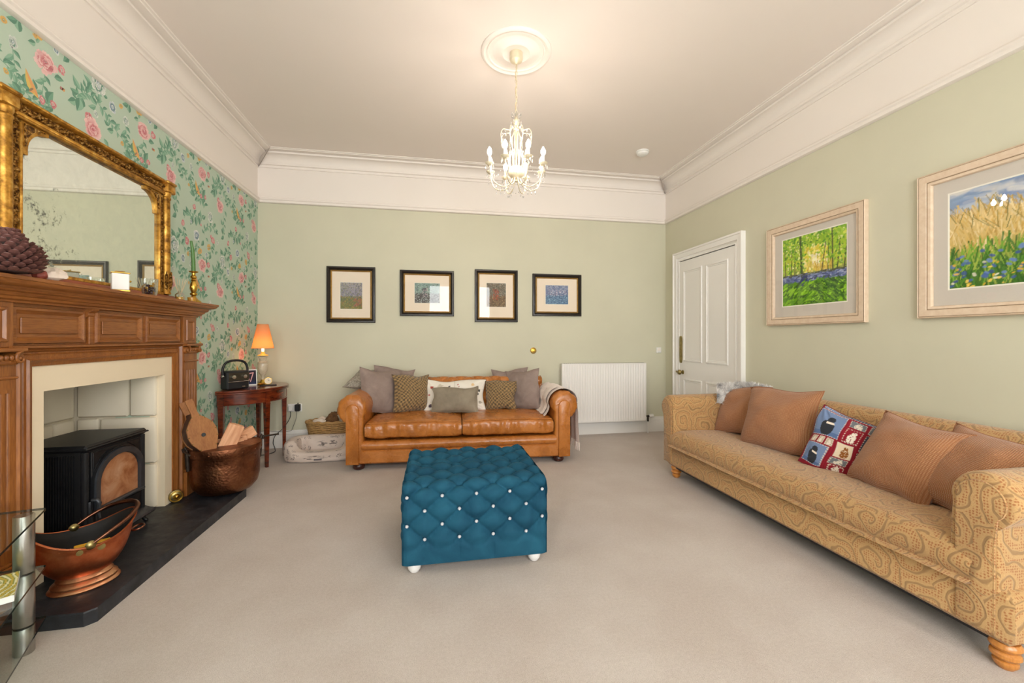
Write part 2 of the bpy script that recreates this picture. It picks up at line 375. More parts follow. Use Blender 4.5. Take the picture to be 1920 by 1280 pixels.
STEMS = [[(-.216, -.125), (-.168, -.143), (-.13, -.172), (-.102, -.202), (-.048, -.223), (0, -.229), (.045, -.26)], [(.178, -.089), (.194, -.048), (.232, -.017), (.277, -.01), (.341, -.026), (.397, -.054), (.429, -.087), (.487, -.125)],
 [(0, -.05), (-.01, -.12), (-.02, -.2)], [(-.161, -.03), (-.155, -.09), (-.14, -.16)], [(.232, -.017), (.245, .02), (.27, .06)], [(.341, -.026), (.335, .05)], [(-.251, -.44), (-.22, -.39), (-.15, -.373), (-.06, -.376), (.02, -.372)],
 [(-.35, -.25), (-.345, -.33), (-.36, -.42)], [(.029, -.503), (.04, -.45), (.1, -.41), (.176, -.398), (.221, -.456)], [(-.27, -.5), (-.25, -.56), (-.22, -.61)], [(-.08, -.54), (-.07, -.62), (-.03, -.7)], [(.165, -.52), (.15, -.6), (.09, -.68), (.02, -.71)], [(-.415, -.62), (-.35, -.6), (-.25, -.66), (-.163, -.7)], [(.045, -.193), (.02, -.2), (.0, -.229)]]
CNT = [0]
for iy in range(-4, 5):
    for iz in range(-1, 5):
        oy, oz = 2.433+.703*iy, 2.556-.762*iz
        def T(x, z): return (oy+x, oz+z)
        def ok(x, z, m_=.04): return FR+.1 < oy+x < B+m_*.5 and .1 < oz+z < RAIL+.02 and not (1.95 < oy+x < 3.5 and oz+z < 1.4)
        for s_ in STEMS:
            q = [T(*p) for p in s_]
            if all(p[1] < RAIL+.03 and p[0] < B+.02 for p in q) and q[0][0] > FR and not any(1.9 < p[0] < 3.54 and p[1] < 1.4 for p in q):
                stem(q); qq = bez([(p[0], p[1], 0) for p in q], 3)
                for i_ in range(1, len(qq)-1):
                    d_ = (qq[i_+1]-qq[i_-1]).normalized(); sg_ = 1 if i_ % 2 else -1; n_ = Vector((-d_.y, d_.x, 0))*sg_; ll = .027+.018*((i_*7) % 5)/4
                    e_ = qq[i_]+d_*ll*.8+n_*ll
                    if e_.y < RAIL and e_.x < B: CNT[0] += 1; leaf(qq[i_][:2], e_[:2], .23, *[('lf1', 'lf2'), ('lf3', 'lf1')][i_ % 2], o=.0003501+.0000041*(CNT[0] % 37))
        for i, (a, b, c, d) in enumerate(LEAVES):
            if ok(a, b) and ok(c, d): leaf(T(a, b), T(c, d), .24+.05*(i % 3), *[('lf1', 'lf2'), ('lf3', 'lf1'), ('lf2', 'lf3')][i % 3], o=.00052+.0000043*(i % 56))
        for (x, z, r, k_, sq) in ((0, 0, .066, ROSE, .92), (.288, -.185, .06, ROSE, 1.05), (.26, -.135, .028, REDF, 1), (.093, .052-.03, .026, REDF, 1), (.329, .075, .048, WHT, 1.0), (.435, .015, .03, BLU, 1.2), (-.161, -.013, .024, WHT, 1.3),
              (-.031, .115, .024, YELF, 1), (-.19, -.164, .014, YELF, 1), (-.018, -.194, .018, REDF, 1.2), (.045, -.184, .02, REDF, 1), (.502, .059, .018, YELF, 1), (.312, -.09, .016, WHT, 1.3), (.122, -.327, .045, WHT, 1.15), (-.085, -.536, .045, BLU, 1.0), (.165, -.516, .034, REDF, 1), (.14, -.49, .018, REDF, 1),
              (-.375, -.66, .055, WHT, 1.0), (.101, -.588, .03, YELF, 1), (-.117, -.31, .024, REDF, 1), (-.269, -.48, .02, REDF, 1.3), (-.217, -.604, .026, REDF, 1.3), (-.05, -.66, .02, YELF, 1), (.06, -.66, .02, BLU, 1.2), (-.16, -.44, .014, BLU, 1.3), (.24, -.52, .02, WHT, 1.2), (-.02, -.43, .014, REDF, 1)):
            if ok(x, z): bloom(T(x, z), r, k_, sq=sq, ph=x*9)
        if ok(-.06, -.15):                                 # small yellow bird and a butterfly
            leaf(T(-.035, -.2), T(-.1, -.09), .16, 'yel', 'org', .0007); leaf(T(-.06, -.165), T(-.085, -.19), .3, 'org', 'brn', .0008)
        if ok(.097, -.082):
            leaf(T(.097, -.082), T(.085, -.065), .5, 'brn', 'deep', .0007); leaf(T(.097, -.082), T(.112, -.068), .5, 'brn', 'org', .0007)
o = obj('printed_flowers', PR, 'wallpaper_ink', wl, 0); o['kind'] = 'stuff'
# ------------------------------------------------------------------ door
d = thing('door_1', 'white four-panel door in a moulded frame on the right wall', None, (R, 0, 0)); d['kind'] = 'structure'
y0, y1, zt = 3.627, 4.585, 2.12
obj('leaf', G().box(-.022, 0, y0, y1, .01, zt-.008, .002), 'gloss_white', d); obj('head_gap_shade', G().box(-.008, 0, y0, y1, zt-.008, zt), 'black', d)  # black strip above the leaf paints in the shade of the gap
V = []; ar = [(0, 0), (.03, 0), (.03, .012), (.02, .02), (.024, .03), (.038, .04), (.04, .085), (.05, .09), (.05, .108), (0, .108)]   # (proud, out from opening)
for yy, zz, sg in ((y0, 0, -1), (y0, zt, -1), (y1, zt, 1), (y1, 0, 1)):
    V += [(-p, yy+sg*q, (zz+q) if zz > 0 else 0) for p, q in ar]
m = len(ar); obj('door_frame', G().add(V, [(i*m+k_, i*m+k_+1, (i+1)*m+k_+1, (i+1)*m+k_) for i in range(3) for k_ in range(m-1)]), 'gloss_white', d)
for a, b, c, e in ((4.15, 4.5, .92, 2.0), (3.73, 4.08, .92, 2.0), (4.15, 4.5, .2, .72), (3.73, 4.08, .2, .72)):
    g = G(); g.X = Matrix.Translation((-.022, (a+b)/2, (c+e)/2)) @ Matrix.Rotation(radians(-90), 4, 'Z')
    g.frame(b-a, e-c, [(0, 0), (.004, .009), (.016, .011), (.024, .002), (.034, .004), (.038, .0005)]); obj('panel_moulding', g, 'gloss_white', d)
h = obj('door_knob', G().lathe([(.0, -.085), (.022, -.083), (.031, -.07), (.028, -.055), (.012, -.047), (.01, -.03), (.024, -.026), (.026, -.02)], (0, 4.515, .79), 20, ax='x'), 'aged_brass', d); h['label'] = 'aged brass door knob'
g = G(); g.ext([(4.55+.027*q, 1.06+w_) for q, w_ in ((-.6, -.16), (.6, -.16), (.9, -.14), (1, -.1), (1, .1), (.9, .14), (.6, .16), (-.6, .16), (-.9, .14), (-1, .1), (-1, -.1), (-.9, -.14))], 'x', -.029, -.02)
p_ = obj('finger_plate', g, 'aged_brass', d); p_['label'] = 'pierced brass finger plate'
obj('scrollwork', G().lathe([(.0, -.034), (.012, -.032), (.016, -.028)], (0, 4.55, 1.06), 12, ax='x').lathe([(0, -.032), (.01, -.03), (.013, -.028)], (0, 4.55, 1.12), 10, ax='x').lathe([(0, -.032), (.01, -.03), (.013, -.028)], (0, 4.55, 1.0), 10, ax='x'), 'aged_brass', p_)
obj('keyhole_cover', G().lathe([(0, -.052), (.01, -.05), (.013, -.046)], (0, 4.61, .79), 12, ax='x'), 'aged_brass', d)
# ------------------------------------------------------------------ fabrics and leather
k = N('tan_leather'); v = k.co()
f = k.noise(v, 5, 5); f2 = k.noise(v, 60, 4)
c = k.ramp(f, (.3, lin('96571F')), (.5, lin('B56D2C')), (.72, lin('C67E3C'))); c = k.mix(.12, c, k.ramp(f2, (.4, lin('8A4E1C')), (.6, lin('CF8A45'))))
k.P(Base_Color=c, Roughness=k.ramp(f, (.3, .22), (.7, .34)), Specular_IOR_Level=.6)
w1 = k.noise(k.co('Object', (1, 1, 1)), 11, 3, .5, 1.4); h_ = k.math('ADD', k.math('MULTIPLY', w1, 1.0), k.math('MULTIPLY', k.voro(v, 200), .03))
k.bump(h_, .24, .02); MATS['tan_leather'] = k.m
def velvet(name, c, hi, sheen=.6, vs=7):
    k = N(name); v = k.co(); n_ = k.noise(v, vs, 4, .6, .8)
    k.P(Base_Color=k.ramp(n_, (.3, lin(c)), (.7, lin(hi))), Roughness=.8, Sheen_Weight=sheen, Sheen_Roughness=.35, Sheen_Tint=lin(hi), Specular_IOR_Level=.2)
    k.bump(k.noise(v, 25, 4), .15, .01); MATS[name] = k.m
velvet('teal_velvet', '123F55', '1F566C', .5, 5); velvet('mauve_velvet', '85746C', '9A887F', .3); velvet('taupe_velvet', '7F7463', '968B79', .3)
k = N('tweed'); u = k.co('UV'); ck = k.n('TexChecker'); k.put(ck.inputs[0], u); ck.inputs[3].default_value = 52
ck.inputs[1].default_value = lin('9A7A4C'); ck.inputs[2].default_value = lin('3E3326')
c = k.mix(.35, ck.outputs[0], k.ramp(k.noise(k.co('UV'), 60, 3), (.35, lin('4C3D2A')), (.65, lin('C0A070'))))
k.P(Base_Color=c, Roughness=.9, Sheen_Weight=.2); k.bump(ck.outputs[1], .5, .004); MATS['tweed'] = k.m
k = N('terracotta_knit'); u = k.co('UV'); wv = k.n('TexWave', wave_type='BANDS', bands_direction='Y'); k.put(wv.inputs[0], u); wv.inputs['Scale'].default_value = 46; wv.inputs['Distortion'].default_value = .9; wv.inputs['Detail'].default_value = 1
w2 = k.n('TexWave', wave_type='BANDS', bands_direction='X'); k.put(w2.inputs[0], u); w2.inputs['Scale'].default_value = 40; w2.inputs['Distortion'].default_value = .9
pr = k.math('MULTIPLY', wv.outputs[1], w2.outputs[1]); c = k.ramp(pr, (.02, lin('8E5A3A')), (.22, lin('B07C56')), (.7, lin('C4946E')))
c = k.mix(.3, c, k.ramp(k.noise(u, 6, 4), (.3, lin('A06A48')), (.7, lin('C08E68'))))
k.P(Base_Color=c, Roughness=.9, Sheen_Weight=.35, Sheen_Roughness=.4, Specular_IOR_Level=.15); k.bump(pr, .7, .004); MATS['terracotta_knit'] = k.m
# paisley chenille: spirals round scattered centres with rows of russet dots
k = N('paisley'); u = k.co('UV'); wob = k.n('TexNoise'); k.put(wob.inputs[0], u); wob.inputs['Scale'].default_value = 7
uu = k.n('VectorMath', operation='MULTIPLY_ADD'); k.put(uu.inputs[0], wob.outputs[1]); uu.inputs[1].default_value = (.13, .13, 0); k.put(uu.inputs[2], u)
vo = k.n('TexVoronoi', voronoi_dimensions='2D'); k.put(vo.inputs['Vector'], uu.outputs[0]); vo.inputs['Scale'].default_value = 6.2; vo.inputs['Randomness'].default_value = .8
df = k.n('VectorMath', operation='SUBTRACT'); k.put(df.inputs[0], uu.outputs[0]); k.put(df.inputs[1], vo.outputs['Position'])
sp = k.n('SeparateXYZ', i0=df.outputs[0]); ang = k.math('DIVIDE', k.math('ARCTAN2', sp.outputs[1], sp.outputs[0]), 2*pi)
ln = k.n('VectorMath', operation='LENGTH'); k.put(ln.inputs[0], df.outputs[0])
q = k.math('FRACT', k.math('ADD', k.math('MULTIPLY', ln.outputs['Value'], 21), ang))
line = k.ramp(q, (0, 1), (.06, .9), (.13, 0), (.87, 0), (.94, .9)); band = k.ramp(q, (.3, 0), (.4, 1), (.78, 1), (.86, 0))
dt = k.voro(u, 95, 'F1', 0, .35, '2D'); dots = k.ramp(dt, (.22, 1), (.42, 0))
fine = k.noise(k.co('UV', (180, 900, 1)), 1, 2); base = k.ramp(fine, (.3, lin('AE8857')), (.6, lin('C39D6B')), (.8, lin('D0B085')))
c = k.mix(k.math('MULTIPLY', line, .8), base, lin('8F6E4A')); c = k.mix(k.math('MULTIPLY', k.math('MULTIPLY', dots, band), .75), c, lin('95552F'))
k.P(Base_Color=c, Roughness=.9, Sheen_Weight=.25, Specular_IOR_Level=.15); k.bump(k.math('ADD', k.math('MULTIPLY', line, -.8), k.math('MULTIPLY', fine, .3)), .5, .004); MATS['paisley'] = k.m
wood('bun_wood', '2A1410', '4A2218', 'z'); wood('pine_leg', 'B06A28', 'D8944A', 'z', .3, 1, .4)
attr_mat('printed_cloth', .85, .1, .15, .2, 400)
mat('white_foot', 'ECE8E4', .4); k = N('crystal'); k.P(Base_Color=(.95, .95, 1, 1), Roughness=.05, Metallic=.6); MATS['crystal'] = k.m
# ------------------------------------------------------------------ tan leather sofa
sf = thing('leather_sofa', 'tan leather chesterfield sofa with rolled arms in front of the back wall', 'sofa', (.245, 3.87, 0), -2.45)
obj('front_rail', G().box(-.93, .93, .02, .84, .06, .182, .014), 'tan_leather', sf)
def wrink(p, s=14, a=.004, o=0): return a*nz(p[0]*s+o, p[1]*s, p[2]*s)
def seatborder(u, v):
    x = -.9+1.8*u; a = radians(-95+190*v); r = .043
    return (x, .055-r*cos(a)*1.15+.002*nz(x*9, v*3, 2), .222+r*sin(a)+.0015*nz(x*14, v*2))
sbo = obj('seat_border', G().grid(70, 12, seatborder).box(-.9, .9, .06, .8, .18, .262), 'tan_leather', sf)
for x in (-.35, 0, .35): obj('border_seam', G().tube([(x, .055-.05*cos(radians(t)), .222+.0445*sin(radians(t))) for t in range(-90, 91, 15)], .0016, 5), 'tan_leather', sbo)
for sg in (-1, 1):
    pr_ = [(.88, .06), (.88, .3), (.875, .5)]+arc(.99, .555, .128, 195, -95, 22)+[(1.03, .42), (1.035, .3), (1.035, .06)]
    pr_ = [(sg*a, b) for a, b in pr_]; cc = (sg*.975, .45)
    ys = [(.018, .72), (.022, .86), (.034, .95), (.055, 1.0)]+[(.055+.74*i/12, 1) for i in range(1, 13)]
    g = G(); g.ext(pr_, 'y', 0, 1, [(y, s_, cc) for y, s_ in ys])
    V = []
    for (x, y, z) in g.v:                                  # pleats fanning round the scroll
        a = atan2(z-.555, abs(x)-.99); pl = .0065*sin(a*17)*math.exp(-((y-.03)/.07)**2) if z > .46 else .004*sin(z*60)*math.exp(-((y-.05)/.1)**2)
        dx, dz = x-sg*.99, z-.555; rr = max(.05, sqrt(dx*dx+dz*dz)); e = pl+.004*nz(x*8, y*8, z*8)
        V.append((x+dx/rr*e, y, z+(dz/rr*e if z > .1 else 0)))
    g.v = V; armo = obj('arm', g, 'tan_leather', sf, 50)
    fp = [(.92, .06), (.92, .545)]+arc(.976, .545, .056, 180, 0, 12)+[(1.032, .06)]
    fp = [(sg*a, b) for a, b in fp]
    obj('arm_facing', G().ext(fp, 'y', 0, .04, [(0, .96, (sg*.976, .3)), (.004, .99, (sg*.976, .3)), (.01, 1, (0, 0)), (.05, 1, (0, 0))]), 'tan_leather', armo)
    x0, x1 = (-.872, -.004) if sg < 0 else (.004, .872)
    def cush(u, v, x0=x0, x1=x1, sg=sg):                     # wrapped closed loop (v) swept across the seat (u)
        a = 2*pi*v; ca, sa = cos(a), sin(a); p = .38
        yy = .335+.315*math.copysign(abs(ca)**p, ca); zz = .35+.078*math.copysign(abs(sa)**p, sa)
        e = min(u, 1-u)*2; sh = (1-(1-min(1, e*7))**2.5*.16) if e < .143 else 1
        x = x0+(x1-x0)*u; zz = .35+(zz-.35)*sh+(.030*(1-(2*u-1)**2)*(1-((yy-.32)/.36)**2) if sa > 0 else 0); yy = .335+(yy-.335)*(.94+.06*sh)
        fr_ = max(0, (.13-yy)/.13); d_ = fr_*(.012*sin(u*21+sg+5*nz(u*3, 1, sg))*(.4+.6*abs(nz(u*5, 2, sg)))+.011*nz(u*19, zz*14, sg)+.006*sin(u*46+zz*40*nz(u*4, 3, sg)))
        return (x, yy+d_-fr_*.006, zz+.006*nz(x*7, yy*7, 3+sg)+.003*nz(x*19, yy*12, 5))
    sco = obj('seat_cushion', G().grid(60, 56, cush, cv=True), 'tan_leather', sf, 60)
    obj('cushion_piping', G().tube([(x0+(x1-x0)*(.02+.96*t/30), .03+.003*sin(t*.9), .424+.005*sin(pi*t/30)+.002*nz(t*.4, sg)) for t in range(31)], .0045, 6), 'tan_leather', sco)
for sx in (-.935, .935):
    for sy in (.085, .78): obj('foot', G().lathe([(.028, .062), (.04, .058), (.052, .04), (.054, .028), (.046, .008), (.032, 0)], (sx, sy, 0), 20), 'bun_wood', sf)
# buttoned back
AB = .19
def tuft(x, s, A, Bs, ex=.45):
    p, q = x/A+s/(2*Bs), x/A-s/(2*Bs); return (abs(sin(pi*p)*sin(pi*q)))**ex
prof = [(.60, .36), (.615, .47), (.635, .58), (.66, .66)]+arc(.745, .69, .085, 165, -40, 14)+[(.83, .5), (.835, .3), (.84, .06)]
pl = [Vector((a, b)) for a, b in prof]; cum = [0]
for i in range(1, len(pl)): cum.append(cum[-1]+(pl[i]-pl[i-1]).length)
def backpt(u, v):
    s = v*cum[-1]; i = max(j for j in range(len(cum)-1) if cum[j] <= s+1e-9); t = (s-cum[i])/(cum[i+1]-cum[i]); p = pl[i].lerp(pl[i+1], t)
    d = (pl[i+1]-pl[i]).normalized(); n_ = Vector((-d.y, d.x)); x = -.9+1.8*u
    if p.x < .83:
        h_ = tuft(x, s-.40, AB, .10)
        f_ = min(1, max(0, (.5-s)/.08)); p = p+n_*((.040*h_-.028)*f_)
    return (x, p.x, p.y)
bko = obj('backrest', G().grid(150, 60, backpt), 'tan_leather', sf, 80)
for j, (py_, pz_) in enumerate(((.718, .753),)):
    for i in range(-4, 5): obj('button', G().lathe([(0, .006), (.007, .004), (.009, 0), (.007, -.004), (0, -.005)], (i*AB, py_, pz_), 8), 'tan_leather', bko)
# ------------------------------------------------------------------ cushions
def cushion(name, label, w, h, t, m, loc, rot, group=None, n=24, ink=None, seed=0, wr=.017, pinch=.10, pipe=None, lean=0):
    g = G(); U = []
    def pt(u, v, s):
        a, b = 2*u-1, 2*v-1
        x = a*w/2*(1-pinch*(1-b*b)*(.6+.4*abs(a))); z = b*h/2*(1-pinch*(1-a*a)*(.6+.4*abs(b)))
        e = max(0, (1-abs(a)**2.2)*(1-abs(b)**2.2)); y = s*t/2*e**.5*(1.08-.12*b)
        for ca_ in (-1, 1):
            for cb_ in (-1, 1):
                dx_, dz_ = (1-a*ca_)*w/2, (1-b*cb_)*h/2; dc = sqrt(dx_*dx_+dz_*dz_); y += s*.007*sin(13*atan2(dz_, dx_+1e-4)+seed)*math.exp(-(dc/.1)**2)*min(1, e*6)
        q = e**.4; y += q*(wr*nz(x*9+seed, z*9, s)+wr*.7*nz(x*4+z*10+seed*3, x*3, s+5)); z += .024*nz(a*1.3+seed, b*1.3, 9); x += .020*nz(a*1.5, b*1.5+seed, 4)
        return (x, y, z+h/2)
    for s in (-1, 1):
        g.grid(n, n, lambda u, v: pt(u, v, s), col=(lambda u, v: ink(u, v)) if ink else None, uv=lambda u, v: (u*w, v*h))
    o = obj(name, g, m, None, 70); tag(o, label, 'cushion', group); o.location = loc; o.rotation_euler = tuple(radians(q) for q in rot)
    ed = [pt(i/20, 0, 0) for i in range(20)]+[pt(1, i/20, 0) for i in range(20)]+[pt(1-i/20, 1, 0) for i in range(20)]+[pt(0, 1-i/20, 0) for i in range(20)]
    obj('seam_piping', G().tube(ed, pipe or .0028, 6, True), m if not ink else 'taupe_velvet', o)
    if ink and name == 'patchwork_cushion': o.children[0].data.materials[0] = mat('crimson_trim', '6E1420', .85)
    return o
GL = 'cushions on the leather sofa'
def speck(u, v):
    q = nz(u*40, v*40, 3)+.6*nz(u*90, v*90, 7); t = .5+.5*max(-1, min(1, q*2)); a, b = lin('6F6860'), lin('C6BDAF'); return tuple(a[i]+(b[i]-a[i])*t for i in range(3))
cushion('throw_pillow', 'grey speckled cushion lying over the left leather arm by the wall', .44, .4, .13, 'printed_cloth', (-.72, 4.47, .695), (-70, 0, -14), GL, n=44, ink=speck, seed=1)
cushion('throw_pillow', 'mauve velvet cushion half hidden behind the large mauve one', .44, .44, .13, 'mauve_velvet', (-.475, 4.565, .46), (-13, 9, 10), GL, seed=2)
cushion('throw_pillow', 'large mauve velvet cushion leaning in the left sofa corner', .47, .47, .17, 'mauve_velvet', (-.54, 4.36, .425), (-14, 8, 32), GL, seed=3, wr=.02)
cushion('tweed_cushion', 'brown and gold woven tweed cushion beside the large mauve one', .40, .40, .19, 'tweed', (-.235, 4.37, .435), (-16, 6, 26), GL, seed=4)
def dogs(u, v):
    base = lin('E9E2D6'); P_ = [(.12, .72, .05, 'B05048'), (.25, .8, .09, 'C9C0AE'), (.40, .78, .035, '4A4648'), (.55, .8, .02, 'A03A3A'), (.57, .72, .02, 'A03A3A'), (.8, .8, .05, 'D9B98A'), (.1, .15, .05, '5A4E58'), (.2, .45, .07, 'B9AE9A'), (.92, .6, .04, '4A4644'), (.9, .5, .035, '565250'), (.93, .25, .05, 'A9A294'), (.68, .3, .08, 'B5A58C'), (.4, .35, .09, 'C7B69E'), (.05, .5, .03, 'C06A60')]
    for a, b, r, c_ in P_:
        w_ = .5*nz(u*30+a*9, v*18, 2); d_ = sqrt(((u-a)*1.9)**2+((v-b))**2)
        if d_ < r*(1+w_): return lin(c_)[:3]
    if abs(u-.49) < .006 or abs(v-.66) < .006 and u > .3: return lin('CFC6B8')[:3]
    return base[:3]
cushion('lumbar_pillow', 'long white cushion printed with little dogs in the middle of the sofa', .66, .34, .16, 'printed_cloth', (.205, 4.395, .43), (-20, 0, -3), GL, n=80, ink=dogs, seed=5)
cushion('lumbar_pillow', 'plain taupe velvet oblong cushion in front of the printed one', .49, .27, .13, 'taupe_velvet', (.20, 4.255, .435), (-17, 0, -2), GL, seed=6)
cushion('throw_pillow', 'mauve velvet cushion tucked behind the right tweed cushion', .40, .42, .12, 'mauve_velvet', (.83, 4.53, .44), (-14, -4, -12), GL, seed=7)
cushion('tweed_cushion', 'brown and gold tweed cushion right of the printed one', .34, .32, .15, 'tweed', (.675, 4.35, .435), (-16, 0, -14), GL, seed=8)
cushion('throw_pillow', 'mauve velvet cushion standing against the blanket draped arm', .42, .44, .15, 'mauve_velvet', (.93, 4.37, .425), (-14, -10, -38), GL, seed=9, wr=.02)
# blanket over the right arm
bl = thing('throw_blanket', 'pale pink fringed blanket draped over the right leather arm', 'blanket', (.245, 3.87, 0), -2.45)
k = N('pink_wool'); v = k.co('Object', (250, 40, 250)); k.P(Base_Color=k.ramp(k.noise(v, 1, 2), (.3, lin('E4D3C8')), (.7, lin('F5E8DF'))), Roughness=.95, Sheen_Weight=.3); k.bump(k.noise(v, 1, 2), .2, .003); MATS['pink_wool'] = k.m
path = [(.805, .43), (.84, .47), (.856, .52)]+arc(.99, .555, .144, 180, -10, 12)+[(1.142, .45), (1.143, .35), (1.147, .25), (1.15, .15)]
pp = bez([(a, b, 0) for a, b in path], 3); NB = len(pp)-1
def blk(u, v):
    p = pp[min(NB, int(round(u*NB)))]; y = .11+.47*v+.02*sin(u*9)*(1-v); inn = max(0, 1-u*4)
    out = .010*sin(v*19+2)*max(0, (u-.55)/.45)+.004*nz(u*9, v*9)+inn*.012*sin(v*14)
    zt_ = -inn*.07*(1-v)*0
    return (p.x+(out if u > .5 else -abs(out)*.5), y, p.y+.004+zt_-(.02*v if u < .1 else 0))
obj('blanket', G().grid(NB+1, 40, blk), 'pink_wool', bl, 80)
def blk2(u, v): x, y, z = blk(.0+u*.42, v); return (x-.012-.006*sin(v*11), y+.05, z+.012)
obj('folded_layer', G().grid(20, 30, blk2), 'pink_wool', bl, 80)
for i in range(26):
    v_ = i/25; x, y, z = blk(1, v_); dx = .008*nz(i*1.7, 3); dy = .008*nz(i*2.3, 8)
    obj('fringe', G().tube([(x, y, z+.005), (x+dx*.5, y+dy*.5, z-.035), (x+dx, y+dy, z-.075)], [.0045, .004, .0025], 5), 'pink_wool', bl)
# ------------------------------------------------------------------ teal buttoned footstool
ot = thing('tufted_ottoman', 'square teal velvet buttoned footstool on white ball feet', 'footstool', (.21, 2.13, 0))
OW, OD, Z0, Z1, RC = .375, .70, .062, .462, .05
A_, B_ = .175, .072
pth = [(0, Z0)]+[(.0, Z0+(Z1-RC-Z0)*i/34) for i in range(1, 35)]+[(RC-RC*cos(radians(t)), Z1-RC+RC*sin(radians(t))) for t in range(9, 91, 9)]
top = [(RC+(OD-2*RC)*i/80, Z1) for i in range(1, 81)]; half = pth+top
full = half+[(OD-a, b) for a, b in reversed(pth)][0:]
fv = [Vector(p) for p in full]; cs = [0]
for i in range(1, len(fv)): cs.append(cs[-1]+(fv[i]-fv[i-1]).length)
S4 = .118                                                   # lowest button row above the hem
def dimple(x, s, ed):
    p, q = x/A_+(s-S4)/(2*B_)+.5, x/A_-(s-S4)/(2*B_)+.5
    h_ = abs(sin(pi*p)*sin(pi*q)); fi = abs(p-round(p)), abs(q-round(q)); dd = fi[0]**2+fi[1]**2
    d_ = .040*h_**.5-.026-.018*math.exp(-dd/.01)+.0045*sin(20*atan2(fi[0]+.01, fi[1]+.01))*math.exp(-dd/.035)
    if s < S4:
        e = abs(sin(pi*(x/A_+.5))); d2 = .013*e**.35-.008; t = min(1, (S4-s)/.05); d_ = d_*(1-t)+d2*t
    return d_*ed+.0015*nz(x*22, s*22)
SL = cs[-1]
def strip(u, v):
    i = int(round(v*(len(fv)-1))); s = cs[i]; p = fv[i]; a = fv[min(i+1, len(fv)-1)]-fv[max(i-1, 0)]; a.normalize(); n_ = Vector((-a.y, a.x))
    x = (2*u-1)*OW; m_ = SL/2
    ss = s if s <= m_ else SL-s
    ed = min(1, (OW-abs(x))/.03)**.5 if abs(x) < OW else 0
    dz_ = dimple(x, ss, .25+.75*ed); rx = .016*(1-ed)
    hem = min(1, ss/.02)
    q = p+n_*(dz_*hem-rx)
    return (x, q.x, q.y)
obj('velvet_cover', G().grid(150, len(fv), strip), 'teal_velvet', ot, 180)
for sg in (-1, 1):
    def side(u, v, sg=sg):
        y = OD*u; z = Z0+(Z1-Z0)*v; ed = min(1, min(y, OD-y, (Z1-z)*1.0)/.04)**.5 if 0 < y < OD and z < Z1 else 0
        yc = min(max(y, .0), OD); rr = RC; 
        if z > Z1-RC and (y < RC or y > OD-RC):
            cy_ = RC if y < RC else OD-RC; d_ = Vector((y-cy_, z-(Z1-RC)))
            if d_.length > RC: d_ = d_.normalized()*RC; y, z = cy_+d_.x, Z1-RC+d_.y
        return (sg*(OW-.002+dimple(y-OD/2+A_/2, z-Z0, 1)*ed*.9-.004*(1-ed)), y, z)
    obj('side_cover', G().grid(80, 50, side), 'teal_velvet', ot, 180)
obj('underside', G().box(-OW+.02, OW-.02, .02, OD-.02, Z0-.002, Z0+.02), 'black', ot)
bt = None
def button(x, y, z, rot):
    global bt
    if bt is None:
        bt = obj('crystal_button', G().lathe([(0, -.003), (.0085, -.001), (.0095, .002), (.006, .006), (0, .007)], n=8), 'crystal', ot, 0, (x, y, z), rot); bt['label'] = 'faceted crystal button'
    else: inst(bt, ot, (x, y, z), rot)
for r_ in range(4):
    s = S4+r_*B_
    for i in range(-3, 4):
        x = i*A_+(0 if r_ % 2 else A_/2)
        if abs(x) < OW-.01:
            button(x, .02, Z0+s, (radians(90), 0, 0))
for r_ in range(4, 14):
    s = S4+r_*B_; i = min(range(len(cs)), key=lambda j: abs(cs[j]-s)); p = fv[i]
    if p.y < Z1-.001 or p.x > OD-RC: continue
    for j in range(-3, 4):
        x = j*A_+(0 if r_ % 2 else A_/2)
        if abs(x) < OW-.01: button(x, p.x, Z1-.036, (0, 0, 0))
for sx in (-.315, .315):
    for sy in (.06, .64): obj('foot', G().lathe([(.0, .075), (.024, .072), (.033, .056), (.036, .04), (.032, .02), (.02, .004), (0, 0)], (sx, sy, 0), 20), 'white_foot', ot)
# ------------------------------------------------------------------ long patterned sofa
ps = thing('patterned_sofa', 'long gold paisley fabric sofa along the right wall', 'sofa', (2.42, 2.22, 0))
def PX(x, y, z): return (x-2.42, y-2.22, z)
def pobj(name, g, m='paisley', sm=60, par=None):
    g.v = [PX(*p) for p in g.v]; return obj(name, g, m, par or ps, sm, uv='box' if m == 'paisley' else None)
pobj('base', G().box(1.995, 2.84, 1.12, 3.33, .10, .285, .016))
pobj('underside', G().box(2.02, 2.8, 1.15, 3.3, .085, .105), 'black')
sp_ = [(2.62, .27), (2.0, .275), (1.982, .29), (1.972, .325), (1.978, .365), (2.0, .395), (2.04, .412), (2.12, .418), (2.3, .412), (2.5, .398), (2.66, .385)]
def seat(u, v):
    q = bez([(a, b, 0) for a, b in sp_], 4); p = q[min(len(q)-1, int(round(v*(len(q)-1))))]; y = 1.225+2.04*u; e = min(u, 1-u)*2.04-.03
    k_ = 1-.10*max(0, 1-e/.06)**2
    return (p.x+.004*nz(y*3, v*3), y, .28+(p.y-.28)*k_+.004*nz(y*4, v*5, 3))
pse = pobj('seat', G().grid(90, 41, seat), 'paisley', 80)
pobj('seat_piping', G().tube([(1.99+.002*nz(i*.4, 1), 1.262+1.965*i/60, .286) for i in range(61)], .003, 6), par=pse)
